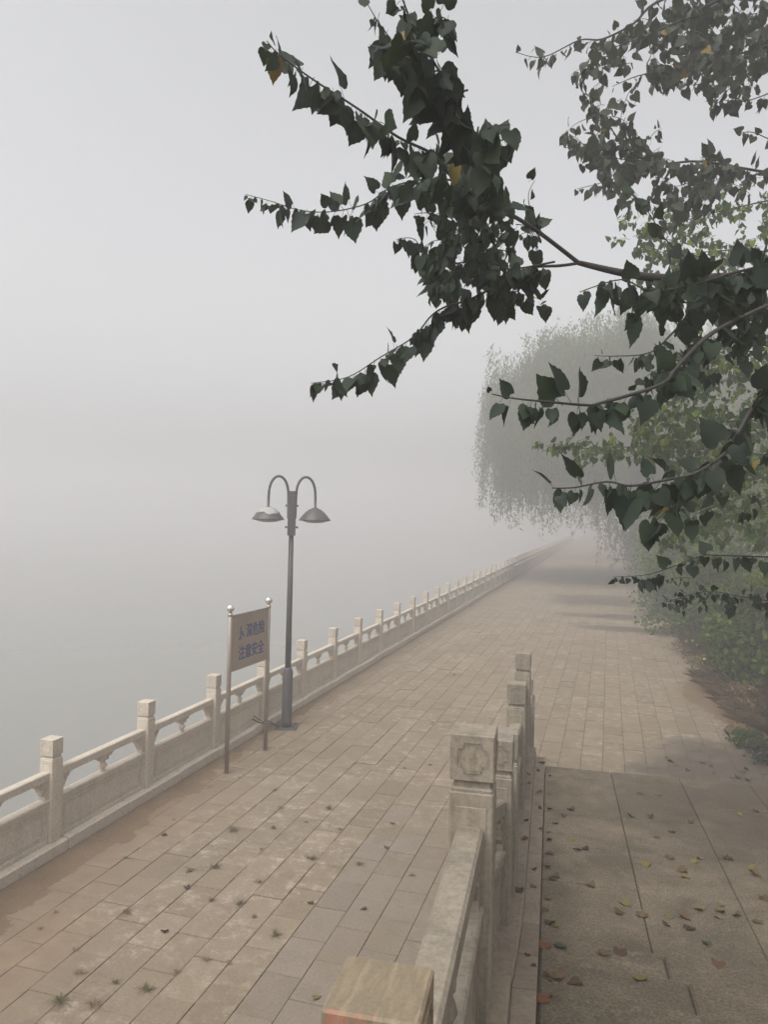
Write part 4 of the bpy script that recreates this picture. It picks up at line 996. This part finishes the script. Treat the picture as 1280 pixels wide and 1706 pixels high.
on_l = [(940, 1347, 'b'), (950, 1349, 'b'), (940, 1361, 'b'), (927, 1372, 'b'), (951, 1401, 'y'), (961, 1415, 'b'), (974, 1415, 'b'), (916, 1422, 'b'), (912, 1433, 'b'), (1054, 1361, 'b'), (1066, 1323, 'b'), (1100, 1324, 'y'), (1075, 1345, 'b'), (1085, 1362, 'b'),
        (1153, 1371, 'b'), (1234, 1358, 'y'), (1229, 1374, 'b'), (1262, 1353, 'b'), (1096, 1396, 'b'), (1119, 1429, 'b'), (1156, 1437, 'y'), (1165, 1430, 'y'), (1077, 1443, 'y'), (1145, 1462, 'y'), (1181, 1456, 'b'), (1213, 1430, 'b'), (1251, 1448, 'y'), (1262, 1459, 'b'), (1270, 1493, 'y'), (1275, 1499, 'b'),
        (918, 1465, 'b'), (929, 1462, 'b'), (965, 1470, 'b'), (987, 1477, 'b'), (916, 1497, 'b'), (905, 1515, 'b'), (912, 1514, 'b'), (1045, 1507, 'y'), (1034, 1521, 'b'), (1070, 1524, 'b'), (1115, 1530, 'y'), (1114, 1541, 'b'), (1144, 1531, 'b'), (1163, 1515, 'y'), (1204, 1508, 'y'), (1203, 1519, 'y'), (1199, 1530, 'y'), (1226, 1526, 'b'), (1216, 1514, 'b'), (1262, 1535, 'b'),
        (924, 1542, 'y'), (921, 1539, 'b'), (1117, 1562, 'b'), (1152, 1548, 'b'), (1176, 1572, 'g'), (1135, 1452, 'b'), (1091, 1418, 'b'), (1119, 1386, 'b')]
for a, b, c in [q for i, q in enumerate(on_l) if not (q[2] == 'b' and i % 4 == 0)]:
    cc = dict(b='brown', y='yellow', g='green')[c]
    seam1, seam2 = 1010+.21*(b-1310), 1149+.45*(b-1338)
    where = ('between plinth and first slab joint' if a < seam1 else ('in the middle slab column' if a < seam2 else 'right of the second slab joint'))+(', far half of landing' if b < 1430 else ', near half of landing')
    fallen(a, b, LZ, cc, random.uniform(.7, 1.1), dict(b='dry brown leaf '+where, y='yellow leaf '+where, g='fallen dull green leaf flat on the landing just before the first step')[c], dict(b='brown fallen leaves on the landing', y='yellow fallen leaves on the landing', g=None)[c])
fallen(905, 1575, LZ+RI, 'red', 1.0, 'orange-red fallen leaf beside the plinth on the first step up, farther of two'); fallen(933, 1576, LZ+RI, 'green', 1.2, 'dark green curled fallen leaf on the first step up near the plinth')
fallen(902, 1663, LZ+3*RI, 'red', .9, 'orange-red fallen leaf beside the plinth nearest the camera')
for a, b, z, c in ((1005, 1588, LZ+RI, 'brown'), (1032, 1590, LZ+RI, 'brown'), (1197, 1610, LZ+2*RI, 'brown'), (925, 1629, LZ+2*RI, 'brown'), (956, 1638, LZ+2*RI, 'brown'), (1065, 1629, LZ+2*RI, 'yellow'), (917, 1630, LZ+2*RI, 'brown')):
    fallen(a, b, z, c, 1.0, 'dry brown fallen leaf lying on the lowest granite steps' if c == 'brown' else 'half yellow half dark fallen leaf alone in the middle of the second step', 'brown fallen leaves on the steps' if c == 'brown' else None)
for a, b in ((1120, 1270), (1126, 1276), (1187, 1277), (1170, 1272), (1240, 1288), (1230, 1297), (1222, 1296), (1190, 1289), (1146, 1285), (1207, 1306), (1247, 1300), (1255, 1250), (1262, 1265), (1112, 1262), (1246, 1283)):
    fallen(a, b, .0, 'brown', random.uniform(.8, 1.3), 'brown fallen leaf on the damp paving just beyond the landing', 'fallen leaves on the damp paving beyond the landing')
for a, b, c in ((605, 1515, 'brown'), (645, 1413, 'brown'), (654, 1372, 'brown'), (548, 1348, 'brown'), (519, 1504, 'brown'), (312, 1481, 'brown'), (276, 1552, 'brown'), (274, 1391, 'brown'), (757, 1124, 'brown'), (718, 1275, 'brown'), (454, 1380, 'brown')):
    fallen(a, b, .0, c, .9, 'dry brown fallen leaf on the open promenade paving', 'brown fallen leaves on the promenade')
fallen(529, 1662, 0, 'yellow', .9, 'single yellow fallen leaf on the grey tiles beside the nearest post')
for k in range(26):     # litter lodged on the plinth
    t = random.uniform(3.0, 7.9); a_ = random.choice((.10, .18, .21, .28)); x, y = S(a_, t)
    if a_ < .14: z = 1.05 if t > 4.4 else (1.22 if t > 3.95 else (1.33 if t > 3.45 else 1.48))
    elif a_ < .24: z = .965 if t > 5.7 else (1.02+(.965-1.02)*(t-4.6)/1.1 if t > 4.6 else (1.28+(1.02-1.28)*(t-3.8)/.8 if t > 3.8 else 1.53+(1.28-1.53)*(t-3.1)/.7))
    else: z = LZ if t > 4.42 else (LZ+RI if t > 3.92 else (LZ+2*RI if t > 3.42 else LZ+3*RI))
    o = link('fallen_leaf', random.choice(FM['brown']), None, (x, y, z+.001)); s_ = random.uniform(.4, .8); o.scale = (s_,)*3; o.rotation_euler = (random.gauss(0, .25), random.gauss(0, .25), random.uniform(0, 6))
    tag(o, 'small shrivelled brown leaf '+('on the stepped plinth between the posts' if a_ < .14 else ('on the sloping outer course of the plinth' if a_ < .24 else 'in the corner where slabs meet the plinth'))+(', farther half' if t > 5.4 else ', nearer half'), 'leaf', 'shrivelled leaves along the plinth')

# ---------------------------------------------------------------- fog
hz = link('haze', MB().box(-420, 420, -230, 420, -7.5, 15.5).mesh('haze')); tag(hz, kind='stuff')
fm = bpy.data.materials.new('fog'); fm.use_nodes = True; ft = fm.node_tree; ft.nodes.clear()
fv = ft.nodes.new('ShaderNodeVolumePrincipled'); fv.inputs['Density'].default_value = FOG; fv.inputs['Color'].default_value = (.765, .757, .762, 1); fv.inputs['Anisotropy'].default_value = .25
fo = ft.nodes.new('ShaderNodeOutputMaterial'); ft.links.new(fv.outputs[0], fo.inputs['Volume'])
hz.data.materials.append(fm)
